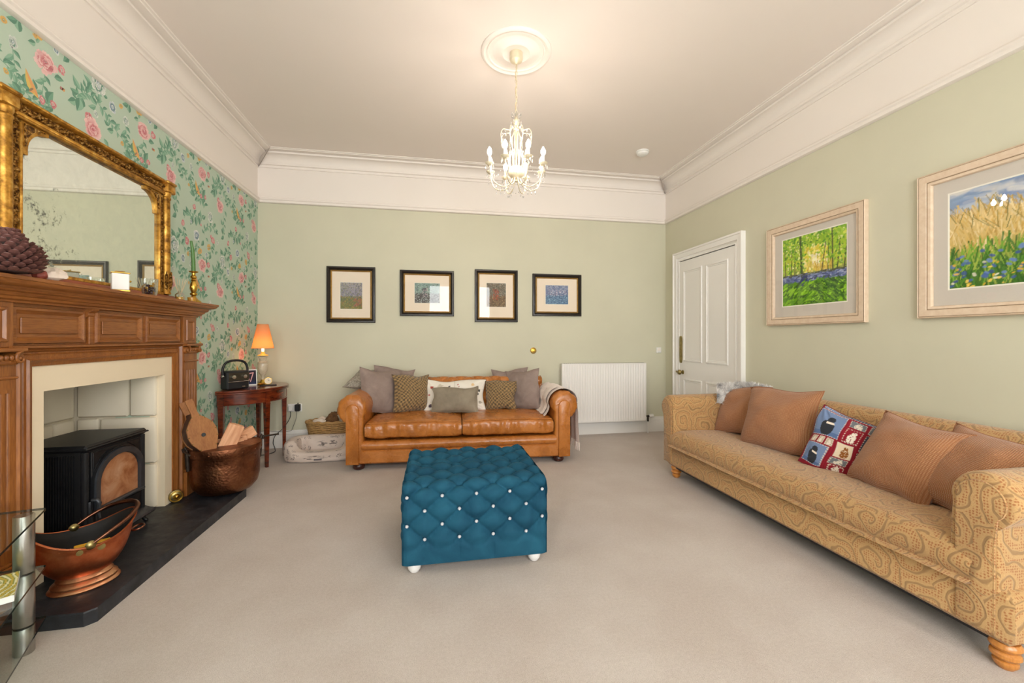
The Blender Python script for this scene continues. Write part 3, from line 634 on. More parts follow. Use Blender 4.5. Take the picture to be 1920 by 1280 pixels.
for sg, yi, nm in ((-1, 1.305, 'near'), (1, 3.235, 'far')):
    pr_ = [(0, .12), (-.004, .35), (0, .5), (.006, .58)]+arc(.1, .6, .1, 172, -60, 16)+[(.148, .5), (.15, .3), (.15, .12)]
    pr_ = [(yi+sg*a, b) for a, b in pr_]; cc = (yi+sg*.078, .42)
    lp = [(1.998, .8, cc), (2.0, .9, cc), (2.008, .965, cc), (2.026, 1, cc)]+[(2.026+.76*i/16, 1, cc) for i in range(1, 17)]
    g = G(); pp_ = [(a, b) for a, b in pr_]
    g.ext(pp_, 'x', 0, 1, lp); pao = pobj('arm', g, 'paisley', 60)
    fp = [(.03, .12), (.028, .45), (.03, .57)]+arc(.1, .595, .072, 165, -50, 12)+[(.138, .45), (.138, .12)]
    pobj('arm_facing', G().ext([(yi+sg*a, b) for a, b in fp], 'x', 0, 1, [(1.988, .97, cc), (1.99, .99, cc), (1.995, 1, cc), (2.01, 1, cc)]), par=pao)
    pobj('facing_piping', G().tube([(1.993, yi+sg*a, b) for a, b in fp], .0045, 6), par=pao)
bp = [(2.6, .36), (2.615, .45), (2.64, .56), (2.665, .65)]+arc(2.755, .665, .088, 165, -20, 12)+[(2.85, .5), (2.85, .1), (2.62, .1)]
pobj('backrest', G().ext(bp, 'y', 1.17, 3.32), 'paisley', 60)
for x, y in ((2.045, 1.165), (2.045, 3.27), (2.78, 1.18), (2.78, 3.27)):
    pobj('turned_foot', G().lathe([(.036, .098), (.042, .092), (.044, .08), (.038, .07), (.03, .066), (.041, .056), (.042, .046), (.034, .036), (.026, .033), (.034, .026), (.034, .016), (.026, .006), (.022, 0)], (x, y, 0), 24), 'pine_leg', 40)
GR = 'cushions on the patterned sofa'
cushion('knit_cushion', 'terracotta cushion in the far corner of the patterned sofa', .43, .43, .17, 'terracotta_knit', (2.44, 3.04, .395), (-22, -3, -76), GR, seed=11)
cushion('knit_cushion', 'wide terracotta cushion between the far one and the patchwork one', .56, .47, .20, 'terracotta_knit', (2.35, 2.575, .39), (-20, -4, -82), GR, seed=12)
TILES = [(0, .52, .42, .95, 'b', 0), (.02, .05, .36, .38, 'b', 1), (.04, .40, .14, .5, 'w', 2), (.17, .40, .26, .5, 'w', 3), (.29, .40, .38, .5, 'w', 4), (.46, .78, .66, .93, 'g', 5), (.70, .76, .94, .95, 'g', 6), (.46, .53, .66, .75, 'r', 7), (.70, .45, .94, .73, 'd', 8), (.43, .29, .63, .5, 'c', 9), (.69, .33, .92, .43, 'n', 10), (.42, .16, .62, .27, 'g', 11), (.67, .14, .92, .30, 'g', 12), (.44, .02, .62, .14, 'r', 13), (.68, .02, .92, .12, 'd', 14), (.02, .96, .95, .995, 'b', 15)]
def patch(u, v):
    red = lin('7A1826')[:3]
    for a, b, c_, d_, k_, i in TILES:
        if a < u < c_ and b < v < d_:
            s, t = (u-a)/(c_-a), (v-b)/(d_-b); cx_, cy_ = s-.5, t-.45
            bor = min(s, 1-s)*(c_-a) < .012 or min(t, 1-t)*(d_-b) < .012
            bg = dict(b='6F82A4', w='B7A58F', g='6C6F74', r='8A1C2A', d='3E4350', c='DCC9AC', n='33402E')[k_]; fg = dict(b='2E3138', w='D9CFC0', g='D8CDBB', r='E6DCCB', d='E9DFCF', c='8A5426', n='6E4A2A')[k_]
            if bor: return lin('D9CDBC' if int((u+v)*160) % 2 else bg)[:3]
            body = (cx_/.26)**2+((cy_+.12)/.34)**2 < 1 or (cx_-.04)**2+(cy_-.24)**2 < .022
            if k_ == 'b' and body: return lin('E6D8C6' if .04 < cy_ < .14 and cx_ > -.1 else fg)[:3]
            if k_ == 'b' and t < .16: return lin('546A92')[:3]
            if body and nz(u*60, v*60, i) > -.32: return lin(fg)[:3]
            return lin(bg)[:3]
    return lin('8A1C2A')[:3] if int(u*120) % 3 else red
cushion('patchwork_cushion', 'red and blue patchwork cushion with animal squares', .38, .38, .13, 'printed_cloth', (2.325, 2.09, .38), (-24, 15, -64), GR, n=110, ink=patch, seed=13, wr=.008, pinch=.03)
cushion('knit_cushion', 'terracotta cushion right beside the patchwork one', .43, .45, .20, 'terracotta_knit', (2.285, 1.79, .385), (-31, 5, -97), GR, seed=14, wr=.018)
cushion('knit_cushion', 'terracotta cushion tucked behind the near arm of the patterned sofa', .44, .45, .18, 'terracotta_knit', (2.30, 1.49, .385), (-33, 6, -98), GR, seed=15)
# sheepskin on the far end of the sofa back
k = N('grey_fur'); k.P(Base_Color=k.ramp(k.noise(k.co(), 14, 3), (.35, lin('8D8A8C')), (.5, lin('D9D5D2')), (.7, lin('F2EFEC'))), Roughness=.9, Sheen_Weight=.4); MATS['grey_fur'] = k.m
fu = thing('fur_throw', 'fluffy grey and white fur throw over the far end of the sofa back', 'throw', (2.62, 3.165, .735), 53)
def furb(u, v):
    a = radians(200-220*v); r = .10+.012*nz(u*6, v*6, 1); return (r*cos(a)+.02, -.21+.42*u, .025*sin(pi*u)-.065+r*sin(a)*1.05)
obj('pelt', G().grid(30, 24, furb), 'grey_fur', fu, 180)
g = G()
for i in range(3800):
    u, v = random.random(), random.random(); p = Vector(furb(u, v)); a = radians(200-220*v); n_ = Vector((cos(a), random.uniform(-.6, .6), sin(a))).normalized()
    t = p+n_*random.uniform(.015, .034)+Vector((random.uniform(-.012, .012), random.uniform(-.015, .015), random.uniform(-.012, .004))); s_ = n_.cross(Vector((random.random()-.5, random.random()-.5, random.random()-.5))).normalized()*.0022
    g.add([p-s_, p+s_, (p+t)/2+s_*.7+n_*.003, t, (p+t)/2-s_*.7+n_*.003], [(0, 1, 2, 4), (4, 2, 3)])
o = obj('fur', g, 'grey_fur', fu, 0); o['kind'] = 'stuff'
# ------------------------------------------------------------------ fireplace
wood('oak_y', '6E3B16', 'A96A31', 'y'); wood('oak_z', '6E3B16', 'A96A31', 'z')
k = N('slate'); v = k.co(); k.P(Base_Color=k.ramp(k.noise(v, 9, 6, .7), (.35, lin('1B1C20')), (.6, lin('2B2D33')), (.75, lin('55565A'))), Roughness=k.ramp(k.noise(v, 14, 4), (.3, .35), (.7, .6))); k.bump(k.noise(v, 40, 4), .25, .004); MATS['slate'] = k.m
mat('cast_iron', '1C1D20', .42, .35, .2, 20, .15, 180, .002); mat('iron_grey', '4A4D52', .4, .6, .15, 15); mat('old_iron', '3C332C', .5, .7, .3, 25)
he = obj('hearth', G().ext([(L+.001, 2.02), (-1.435, 2.02), (-1.405, 2.05), (-1.405, 3.46), (-1.435, 3.49), (L+.001, 3.49)], 'z', 0, .06, [(0, 1, (0, 0)), (.054, 1, (0, 0)), (.06, .997, (L, 2.755))]), 'slate', None, 20)
obj('recess_floor', G().box(-2.32, L+.0005, 2.31, 3.197, -.01, .0595), 'slate', wl)
tag(he, 'black slate hearth slab in front of the fireplace', 'hearth')
# recess lined with painted blocks
obj('recess_lining', G().box(-2.40, -2.32, 2.2, 3.3, 0, 1.2).box(-2.36, -1.9, 3.2, 3.3, 0, 1.2).box(-2.36, -1.9, 2.2, 2.3, 0, 1.2).box(-2.4, -1.9, 2.2, 3.3, OZ+.05, 1.2), 'cream_block', wl)
def block(x0, x1, y0, y1, z0, z1, sd):
    g = G().box(x0, x1, y0, y1, z0, z1, .011); g.v = [(a+.004*nz(a*7, b*7, c_*7+sd), b+.004*nz(a*7+5, b*7, c_*7+sd), c_) for a, b, c_ in g.v]; obj('stone_block', g, 'cream_block', wl, 60)
for z0, z1, xs in ((.062, .352, (-2.30, -2.0, -1.84)), (.36, .668, (-2.30, -2.17, -1.84)), (.676, .985, (-2.30, -2.0, -1.84))):
    for i in range(2): block(xs[i]+.004, xs[i+1]-.004, 3.172, 3.21, z0, z1, i+z0*9)
    for y0, y1 in (((2.34, 2.62), (2.62, 3.02), (3.02, 3.17)) if z0 == .36 else ((2.34, 2.78), (2.78, 3.17))): block(-2.34, -2.295, y0+.004, y1-.004, z0, z1, y0)
    block(-2.29, -1.85, 2.298, 2.335, z0, z1, 4)
CY = 2.757
mp = thing('mantelpiece', 'carved oak mantelpiece with fluted pilasters and a deep shelf', 'fireplace', (L, CY, 0))
def mobj(name, g, m='oak_y', sm=30, par=None):
    g.v = [(a, b-CY, c_) for a, b, c_ in g.v]; return obj(name, g, m, par or mp, sm)
def ushape(prof, y0, y1, p0):
    """moulding returning round three sides of a chimney-piece: prof = [(out, z)]"""
    V = []; m = len(prof)
    for c in range(4):
        for o_, z in prof: V.append([(0, y0-o_, z), (p0+o_, y0-o_, z), (p0+o_, y1+o_, z), (0, y1+o_, z)][c])
    Fc = [(c*m+i, c*m+i+1, (c+1)*m+i+1, (c+1)*m+i) for c in range(3) for i in range(m-1)]+[(0, m, 2*m, 3*m), tuple(c*m+m-1 for c in (3, 2, 1, 0))]
    return G().add(V, Fc)
mobj('shelf', ushape([(.0, 1.405), (.04, 1.405), (.046, 1.414), (.06, 1.418), (.075, 1.424), (.082, 1.432), (.084, 1.438), (.09, 1.44), (.09, 1.455), (0, 1.455)], 1.984, 3.53, .135))
mobj('bed_moulding', ushape([(-.01, 1.352), (.006, 1.352), (.008, 1.36), (.022, 1.366), (.026, 1.376), (.034, 1.38), (.04, 1.392), (.052, 1.398), (.056, 1.407), (-.01, 1.407)], 1.984, 3.53, .115))
mobj('frieze_board', G().box(0, .078, 2.147, 3.37, 1.14, 1.352)); mobj('frieze_block', G().box(.07, .094, 2.565, 3.365, 1.165, 1.352, .003))
mobj('bracket', G().ext([(.07, 1.352), (.07, 1.3), (.088, 1.305), (.1, 1.318), (.098, 1.33), (.118, 1.34), (.125, 1.352)], 'y', 2.55, 2.59))
for y0, y1, p in ((2.165, 2.55, .078), (2.6, 2.955, .094), (2.99, 3.345, .094)):
    g = G(); g.X = Matrix.Translation((p, (y0+y1)/2, 1.255)) @ Matrix.Rotation(radians(90), 4, 'Z')
    g.frame(y1-y0, .165, [(0, 0), (.003, .012), (.014, .014), (.022, .006), (.028, .003), (.034, -.004), (.036, -.004)]); pm = mobj('panel_moulding', g)
    mobj('raised_panel', G().box(p, p+.006, y0+.045, y1-.045, 1.218, 1.292, .003))
mobj('lip_moulding', ushape([(0, 1.142), (.008, 1.142), (.014, 1.15), (.024, 1.154), (.024, 1.164), (0, 1.166)], 2.15, 3.367, .1))
# architrave round the cream slips
ar = [(0, .09), (0, .098), (.02, .104), (.028, .112), (.034, .104), (.04, .104), (.052, .108), (.058, .1), (.064, .1), (.072, .118), (.082, .12), (.09, .112), (.1, .112), (.1, 0)]    # (out, proud)
V = []; m = len(ar)
for yy, zz, sg in ((2.243, 0, -1), (2.243, 1.07, -1), (3.27, 1.07, 1), (3.27, 0, 1)): V += [(p, yy+sg*o_, (1.07+min(o_, .075)) if zz else .06) for o_, p in ar]
mobj('architrave', G().add(V, [(i*m+j, i*m+j+1, (i+1)*m+j+1, (i+1)*m+j) for i in range(3) for j in range(m-1)]), 'oak_z')
g = G().box(0, .09, 2.24, 2.31, .06, 1.075).box(0, .09, 3.197, 3.273, .06, 1.075).box(0, .09, 2.31, 3.197, .95, 1.075)
o = mobj('hearth_surround', g, 'cream_slip'); o['label'] = 'smooth cream slip panels round the fire opening'
for sg in (-1, 1):
    yc = CY+sg*.693; w = .08
    mobj('plinth', G().box(0, .135, yc-w-.008, yc+w+.008, .06, .235, .004).box(0, .13, yc-w-.004, yc+w+.004, .235, .25, .004), 'oak_z')
    fl = [(0, yc-w), (.115, yc-w)]
    for i in range(4):
        c = yc-w+.032+i*.032; fl += [(.115, c-.011)]+[(.115-.011*sin(radians(t)), c-.011*cos(radians(t))) for t in range(20, 180, 20)]+[(.115, c+.011)]
    fl += [(.115, yc+w), (0, yc+w)]
    mobj('fluted_shaft', G().ext(fl, 'z', .30, .965), 'oak_z', 25)
    mobj('shaft_foot', G().box(0, .115, yc-w, yc+w, .25, .30), 'oak_z'); mobj('shaft_top', G().box(0, .115, yc-w, yc+w, .965, 1.09), 'oak_z')
    mobj('neck_bead', G().tube([(0, yc-w, 1.03), (.118, yc-w-.003, 1.03), (.118, yc+w+.003, 1.03), (0, yc+w, 1.03)], .007, 8), 'oak_y')
    cp = mobj('capital', G().box(0, .13, yc-w-.004, yc+w+.004, 1.085, 1.125, .006).box(0, .15, yc-w-.02, yc+w+.02, 1.14, 1.158, .004), 'oak_y')
    for s2 in (-1, 1):
        sp = [(.142, yc+s2*(w-.002)+s2*r*cos(t)*1.0, 1.112-.0+r*sin(t)) for t, r in ((pi/2+.35*i, .03-.0017*i) for i in range(17))]
        mobj('volute', G().tube(sp, lambda t: .0075-.004*t, 7).lathe([(0, .008), (.008, .006), (.01, 0)], (.135, yc+s2*(w-.002), 1.112), 10, ax='x').lathe([(.022, 0), (.026, -.03), (.026, -.10), (.0, -.13)], (.135, yc+s2*(w-.002), 1.112), 14, ax='x'), 'oak_y', 60, cp)
    for i in range(5): mobj('egg_carving', G().lathe([(0, -.013), (.008, -.008), (.0105, 0), (.008, .01), (0, .013)], (.132, yc-.044+i*.022, 1.115), 10), 'oak_y', 60, cp)
    mobj('upper_block', G().box(0, .112, yc-w, yc+w, 1.158, 1.354, .003), 'oak_z')
    g = G(); g.X = Matrix.Translation((.112, yc, 1.256)) @ Matrix.Rotation(radians(90), 4, 'Z'); g.frame(.1, .15, [(0, 0), (.003, .008), (.012, .009), (.018, .002), (.022, -.004), (.024, -.004)]); mobj('panel_moulding', g, 'oak_z')
# ------------------------------------------------------------------ stove
st = thing('wood_stove', 'black cast iron wood stove with an arched glass door in the fireplace', 'stove', (-1.96, 2.755, .06))
def sobj(name, g, m='cast_iron', sm=30, par=None):
    g.v = [(a+1.96, b-2.755, c_-.06) for a, b, c_ in g.v]; return obj(name, g, m, par or st, sm)
FX = -1.795
sobj('firebox', G().box(-2.14, FX, 2.535, 2.975, .115, .615, .006))
sobj('top_plate', G().box(-2.15, FX+.022, 2.515, 2.995, .612, .622, .004).box(-2.145, FX+.014, 2.522, 2.988, .602, .637, .01))
g = G()
for i in range(24): g.box(-2.12+i*.0118, -2.12+i*.0118+.006, 2.528, 2.537, .14, .585)
for i in range(24): g.box(-2.12+i*.0118, -2.12+i*.0118+.006, 2.973, 2.982, .14, .585)
sobj('side_ribs', g)['kind'] = 'stuff'; sobj('corner_post', G().lathe([(.016, .12), (.016, .6)], (FX-.004, 2.542, 0), 12)); sobj('corner_post', G().lathe([(.016, .12), (.016, .6)], (FX-.004, 2.968, 0), 12))
def archpts(y0, y1, z0, zs, zt, n=16):
    c = (y0+y1)/2; return [(y0, z0)]+[(c-(y1-y0)/2*cos(pi*i/n), zs+(zt-zs)*sin(pi*i/n)**.9) for i in range(n+1)]+[(y1, z0)]
def ring(outer, inner, x0, x1):
    g = G(); n = len(outer); V = [(x0, *p) for p in outer]+[(x1, *p) for p in outer]+[(x1, *p) for p in inner]+[(x0, *p) for p in inner]
    return g.add(V, [(r*n+i, r*n+i+1, ((r+1) % 4)*n+i+1, ((r+1) % 4)*n+i) for r in range(4) for i in range(n-1)]+[(0, n, 2*n, 3*n), (n-1, 4*n-1, 3*n-1, 2*n-1)])
dro = sobj('door', G().box(FX-.004, FX+.010, 2.565, 2.945, .145, .595, .004))
sobj('arch_moulding', ring(archpts(2.568, 2.937, .285, .41, .573), archpts(2.597, 2.908, .285, .41, .542), FX+.008, FX+.03), 'iron_grey', 50, par=dro)
sobj('arch_bead', ring(archpts(2.560, 2.945, .285, .415, .583), archpts(2.566, 2.939, .285, .412, .576), FX+.008, FX+.02), 'cast_iron', 50, par=dro)
k = N('sooty_glass'); v = k.co(); k.P(Base_Color=k.ramp(k.noise(v, 7, 5, .65, .6), (.3, lin('8A4A26')), (.5, lin('B07A54')), (.72, lin('C9A183'))), Roughness=.3, Coat_Weight=.6, Coat_Roughness=.05); MATS['sooty_glass'] = k.m
ga = archpts(2.6, 2.905, .288, .41, .54); o = sobj('door_glass', G().ext(ga, 'x', FX+.008, FX+.014), 'sooty_glass', 20, par=dro); o['label'] = 'smoke-browned arched glass'
sobj('door_sill', G().box(FX+.008, FX+.036, 2.565, 2.94, .272, .29, .005), 'iron_grey', par=dro); sobj('lower_panel', G().box(FX+.008, FX+.018, 2.585, 2.925, .155, .262, .004), par=dro)
for s2 in (-1, 1):                                          # raised spandrel outlines
    c = 2.7525; sobj('spandrel_bead', G().tube([(FX+.011, c+s2*.178, .585), (FX+.011, c+s2*.178, .49), (FX+.011, c+s2*.13, .553), (FX+.011, c+s2*.07, .585)], .0025, 6, True), par=dro)
sobj('ash_lip', G().ext([(FX, .118), (FX+.055, .112), (FX+.06, .12), (FX+.052, .13), (FX+.02, .142), (FX, .15)], 'y', 2.52, 2.99), 'iron_grey')
h = sobj('door_handle', G().tube([(FX+.02, 2.553, .345), (FX+.045, 2.553, .345), (FX+.05, 2.556, .33), (FX+.04, 2.562, .29), (FX+.045, 2.568, .245)], [.008, .009, .011, .009, .006], 8), 'iron_grey', 60, par=dro)
sobj('latch_knuckle', G().lathe([(.012, .205), (.014, .215), (.014, .33), (.012, .34)], (FX+.012, 2.548, 0), 10)); sobj('air_knob', G().lathe([(0, .03), (.007, .026), (.008, .02), (.004, .012), (.004, 0)], (FX+.018, 2.75, .158), 10, ax='x'))
for x, sx in ((FX-.02, 1), (-2.1, -1)):
    for y, sy in ((2.56, -1), (2.95, 1)): sobj('leg', G().tube([(x, y, .125), (x+sx*.028, y+sy*.008, .105), (x+sx*.032, y+sy*.01, .082), (x+sx*.042, y+sy*.012, .068), (x+sx*.052, y+sy*.013, .066)], [.022, .018, .011, .011, .008], 8), 'cast_iron', 60)
# ------------------------------------------------------------------ gilt overmantel mirror
k = N('gilt'); v = k.co(); f = k.noise(v, 22, 5, .65); k.P(Base_Color=k.ramp(f, (.3, lin('6A430F')), (.5, lin('B9842F')), (.7, lin('DDB25A'))), Metallic=.6, Roughness=k.ramp(f, (.3, .5), (.7, .3))); k.bump(f, .2, .003); MATS['gilt'] = k.m
k = N('gilt_carved'); v = k.co(); f = k.noise(v, 60, 4, .6, 1.2); vo_ = k.voro(v, 75, 'SMOOTH_F1'); k.P(Base_Color=k.ramp(k.math('ADD', k.math('MULTIPLY', f, .6), k.math('MULTIPLY', vo_, -.4)), (.04, lin('5E3A12')), (.16, lin('B07E34')), (.30, lin('EFC980'))), Metallic=.7, Roughness=.38); k.bump(k.math('SUBTRACT', f, vo_), 1.0, .02); MATS['gilt_carved'] = k.m
k = N('foxed_mirror'); v = k.co(); s_ = k.n('SeparateXYZ', i0=k.co('Object'))
f1 = k.noise(v, 9, 6, .75); f2 = k.noise(k.co('Object', (1, 1, 1)), 46, 5, .8); sm_ = k.noise(k.co('Object', (1, 2.2, 2.2)), 5.5, 6, .75, .5)
near = k.ramp(s_.outputs[1], (.0, 1), (.62, .0)); k.t.nodes  # more foxing towards the near edge
mr = k.n('MapRange'); k.put(mr.inputs[0], s_.outputs[1]); mr.inputs[1].default_value = -.5; mr.inputs[2].default_value = .1; mr.inputs[3].default_value = .12; mr.inputs[4].default_value = -.05
mz = k.n('MapRange'); k.put(mz.inputs[0], s_.outputs[2]); mz.inputs[1].default_value = .75; mz.inputs[2].default_value = .45; mz.inputs[3].default_value = -.16; mz.inputs[4].default_value = .0
mask = k.math('ADD', k.math('ADD', k.math('MULTIPLY', f1, .62), k.math('MULTIPLY', f2, .42)), k.math('ADD', mr.outputs[0], mz.outputs[0])); spot = k.ramp(mask, (.63, 0), (.72, .85))
haze = k.ramp(sm_, (.4, .05), (.8, .17))
col_ = k.mix(haze, (.80, .86, .79, 1), lin('C8CDB8')); col_ = k.mix(spot, col_, lin('2A2A20'))
k.P(Base_Color=col_, Metallic=k.math('SUBTRACT', 1.0, k.math('MULTIPLY', haze, 1.2)), Roughness=k.ramp(spot, (0, .015), (1, .5))); MATS['foxed_mirror'] = k.m
wood('plinth_wood', '6B2A16', 'A8562E', 'y', .4)
MY, MZ = 2.7125, 1.455
mi = thing('overmantel_mirror', 'large gilt framed antique mirror with foxed glass on the mantelpiece', 'mirror', (-1.87, MY, MZ))
def iobj(name, g, m='gilt', sm=50):
    g.v = [(a+1.87, b-MY, c_-MZ) for a, b, c_ in g.v]; return obj(name, g, m, mi, sm)
iobj('backing', G().box(-1.885, -1.845, 2.115, 3.31, 1.46, 2.255), 'black')
iobj('mirror_glass', G().box(-1.846, -1.84, 2.2, 3.225, 1.5, 2.2), 'foxed_mirror', 0)
iobj('plinth_rail', G().box(-1.885, -1.805, 2.10, 3.325, 1.456, 1.492, .006), 'plinth_wood'); iobj('bottom_rail', G().box(-1.86, -1.82, 2.2, 3.225, 1.49, 1.512, .005))
def carved(y0, y1, z0, z1, x0, dx, ny, nz_, sc=75, seed=0):
    def f(u, v):
        y, z = y0+(y1-y0)*u, z0+(z1-z0)*v; e = min(1, 5*min(u, 1-u)) if (y1-y0) < (z1-z0) else min(1, 5*min(v, 1-v))
        q = abs(sin(z*sc+3*nz(y*40, z*40, seed)))*.5+abs(nz(y*60, z*60, seed))*1.0
        return (x0+e*(dx*.45+dx*.8*q), y, z)
    return G().grid(ny, nz_, f)
for sg in (-1, 1):
    yc = MY+sg*.548
    iobj('column', G().lathe([(.028, 1.50), (.03, 1.51), (.025, 1.518), (.029, 1.53), (.025, 1.54)]+[(.0245, 1.56), (.026, 1.8), (.0245, 2.15)]+[(.029, 2.155), (.029, 2.165), (.024, 2.17), (.03, 2.185), (.03, 2.2)], (-1.83, yc, 0), 18))
    for i in range(7):
        a = 2*pi*i/7; iobj('acanthus_leaf', G().tube([(-1.83+.024*cos(a), yc+.024*sin(a), 1.53), (-1.83+.031*cos(a), yc+.031*sin(a), 1.58), (-1.83+.029*cos(a), yc+.029*sin(a), 1.63), (-1.83+.034*cos(a), yc+.034*sin(a), 1.655)], [.007, .011, .008, .003], 6), 'gilt_carved')
    y0 = yc-sg*.026; y1 = yc-sg*.070; iobj('carved_stile', carved(min(y0, y1), max(y0, y1), 1.5, 2.2, -1.85, .024, 12, 150, 70, sg), 'gilt_carved', 80)
    y0 = yc+sg*.024; y1 = yc+sg*.064; iobj('outer_carving', carved(min(y0, y1), max(y0, y1), 1.495, 2.24, -1.87, .034, 12, 150, 52, sg+5), 'gilt_carved', 80)
    ye = MY+sg*.478; iobj('inner_bead', G().box(-1.846, -1.822, ye-.006, ye+.006, 1.505, 2.17, .003))
    # corner spandrel with concave inner edge
    pts = [(0, 0), (.135, 0), (.135, -.022)]+[(.13-.10*sin(radians(t)), -.125+.10*cos(radians(t))) for t in range(0, 91, 10)]+[(.03, -.15), (0, -.15)]
    iobj('spandrel', G().ext([(ye-sg*a, 2.18+b) for a, b in pts], 'x', -1.845, -1.825), 'gilt')
    tri = [(.012, -.012), (.11, -.014)]+[(.12-.10*sin(radians(t)), -.122+.10*cos(radians(t))+.012) for t in range(5, 86, 10)]+[(.014, -.115)]
    iobj('spandrel_carving', G().ext([(ye-sg*a, 2.18+b) for a, b in tri], 'x', -1.826, -1.82), 'gilt_carved')
    iobj('entablature_ear', G().box(-1.885, -1.796, yc-.034, yc+.052, 2.2, 2.258, .006).box(-1.885, -1.79, yc-.04, yc+.058, 2.258, 2.278, .006) if sg > 0 else G().box(-1.885, -1.796, yc-.052, yc+.034, 2.2, 2.258, .006).box(-1.885, -1.79, yc-.058, yc+.04, 2.258, 2.278, .006), 'gilt')
iobj('top_carving', carved(2.17, 3.255, 2.205, 2.255, -1.85, .034, 200, 12, 75, 4), 'gilt_carved', 80)
iobj('top_rail', G().box(-1.885, -1.80, 2.13, 3.295, 2.256, 2.274, .005)); iobj('lower_rail', G().box(-1.885, -1.812, 2.2, 3.225, 2.185, 2.207, .005))
iobj('top_bead', G().tube([(-1.818, 2.2, 2.183), (-1.818, 3.225, 2.183)], .007, 8), 'gilt')
# ------------------------------------------------------------------ mantel ornaments
SH = 1.4555
pc = thing('pine_cone', 'large dark pine cone at the near end of the mantel shelf', 'pine cone', (-1.70, 2.03, SH))
mat('cone_brown', '2E1814', .6, 0, .3, 30); mat('cone_tip', '6A4640', .5, 0, .45, 60)
obj('core', G().lathe([(0, 0), (.05, .01), (.07, .05), (.068, .11), (.045, .15), (0, .165)], n=14), 'cone_brown', pc)
sc0 = None
for j in range(11):
    z = .012+.0145*j; t = j/10; r = (.075+.03*sin(pi*min(1, t*1.1+.15)))*(1-.5*max(0, t-.6)/.4); n_ = max(6, int(17*(1-.45*max(0, t-.4))))
    for i in range(n_):
        a = 2*pi*(i+.5*(j % 2))/n_
        if sc0 is None: sc0 = obj('scale', G().add([(0, -.011, 0), (0, .011, 0), (.022, .016, .003), (.032, .01, .008), (.034, 0, .011), (.032, -.01, .008), (.022, -.016, .003), (.018, 0, .013), (.0, 0, .009)], [(0, 6, 7, 8), (8, 7, 2, 1), (6, 5, 4, 7), (7, 4, 3, 2), (0, 1, 2, 3, 4, 5, 6)]), 'cone_tip', pc, 0, ((r-.024)*cos(a), (r-.024)*sin(a), z), (0, radians(-8-35*t), a))
        else: inst(sc0, pc, ((r-.024)*cos(a), (r-.024)*sin(a), z), (0, radians(-8-35*t), a))
def pebble(name, label, cat, loc, r, m, seed, sc=(1, 1, 1), fac=.25):
    def f(u, v):
        a, b = 2*pi*u, pi*(v-.5); d_ = Vector((cos(a)*cos(b), sin(a)*cos(b), sin(b))); q = r*(1+fac*nz(d_.x*1.6+seed, d_.y*1.6, d_.z*1.6)); return (d_.x*q*sc[0], d_.y*q*sc[1], max(0, d_.z*q*sc[2]+r*sc[2]*.8))
    return tag(obj(name, G().grid(20, 14, f, cu=True), m, None, 40, loc), label, cat)
mat('red_stone', '9A4A3C', .5, 0, .2); mat('quartz', 'E6D6C8', .4, 0, .08, 30)
pebble('pebble', 'small reddish stone between the pine cone and the quartz', 'stone', (-1.70, 2.165, SH), .024, 'red_stone', 2)
pebble('quartz_lump', 'pale pink quartz lump on the mantel shelf', 'stone', (-1.71, 2.235, SH), .043, 'quartz', 5, (1, 1.1, .8), .45)
ck_ = thing('carriage_clock', 'small white carriage clock with brass top on the mantel', 'clock', (-1.72, 2.665, SH), 38)
obj('case', G().box(-.036, .036, -.03, .03, .008, .1, .003), 'white_plastic', ck_); obj('brass_base', G().box(-.04, .04, -.034, .034, 0, .009, .002), 'brass', ck_)
obj('brass_top', G().box(-.04, .04, -.034, .034, .099, .105, .002), 'brass', ck_); obj('handle', G().tube([(-.02, 0, .105), (-.02, 0, .112), (.02, 0, .112), (.02, 0, .105)], .0025, 6), 'brass', ck_); obj('winding_key', G().lathe([(0, .012), (.004, .011), (.006, .006), (.003, 0)], (.036, 0, .06), 8, ax='x'), 'brass', ck_)
k = N('glass_ware'); k.P(Base_Color=(.95, .97, .96, 1), Roughness=.02, Transmission_Weight=.0); t = k.n('BsdfTransparent'); gl = k.n('BsdfGlossy'); gl.inputs['Roughness'].default_value = .03
lw = k.n('LayerWeight'); lw.inputs[0].default_value = .35; t.inputs[0].default_value = (.93, .95, .94, 1); mx = k.n('MixShader', i0=lw.outputs[1], i1=t, i2=gl); k.t.links.new(mx.outputs[0], k.t.nodes['Material Output'].inputs[0]); MATS['glass_ware'] = k.m
mat('dark_bead', '3A2028', .15, 0, .5, 60); mat('amber', 'B8862E', .2, 0, .2); mat('reed', 'CDB893', .8); mat('oil', 'D9A441', .1)
jr = thing('bead_jar', 'clear glass tumbler of dark beads by the mirror edge', 'jar', (-1.70, 2.875, SH))
obj('tumbler', G().lathe([(0, 0), (.033, 0), (.038, .02), (.041, .1), (.039, .1), (.036, .022), (.03, .006), (0, .006)], n=24), 'glass_ware', jr, 60)
for i in range(26):
    a = i*2.4; r = .026*sqrt((i % 9)/9); obj('bead', G().lathe([(0, -.0085), (.006, -.006), (.0085, 0), (.006, .006), (0, .0085)], (r*cos(a), r*sin(a), .016+.014*(i//6)), 8), 'dark_bead' if i % 3 else 'amber', jr, 60)
df_ = thing('reed_diffuser', 'glass reed diffuser beside the brass candlestick', 'diffuser', (-1.73, 3.235, SH))
obj('bottle', G().lathe([(0, 0), (.025, 0), (.028, .01), (.028, .04), (.02, .05), (.012, .055), (.012, .068), (.009, .068), (.009, .055), (.02, .046), (.025, .038), (.025, .012), (0, .006)], n=20), 'glass_ware', df_, 60); obj('scented_oil', G().lathe([(0, .006), (.024, .008), (.0245, .026), (0, .026)], n=16), 'oil', df_)
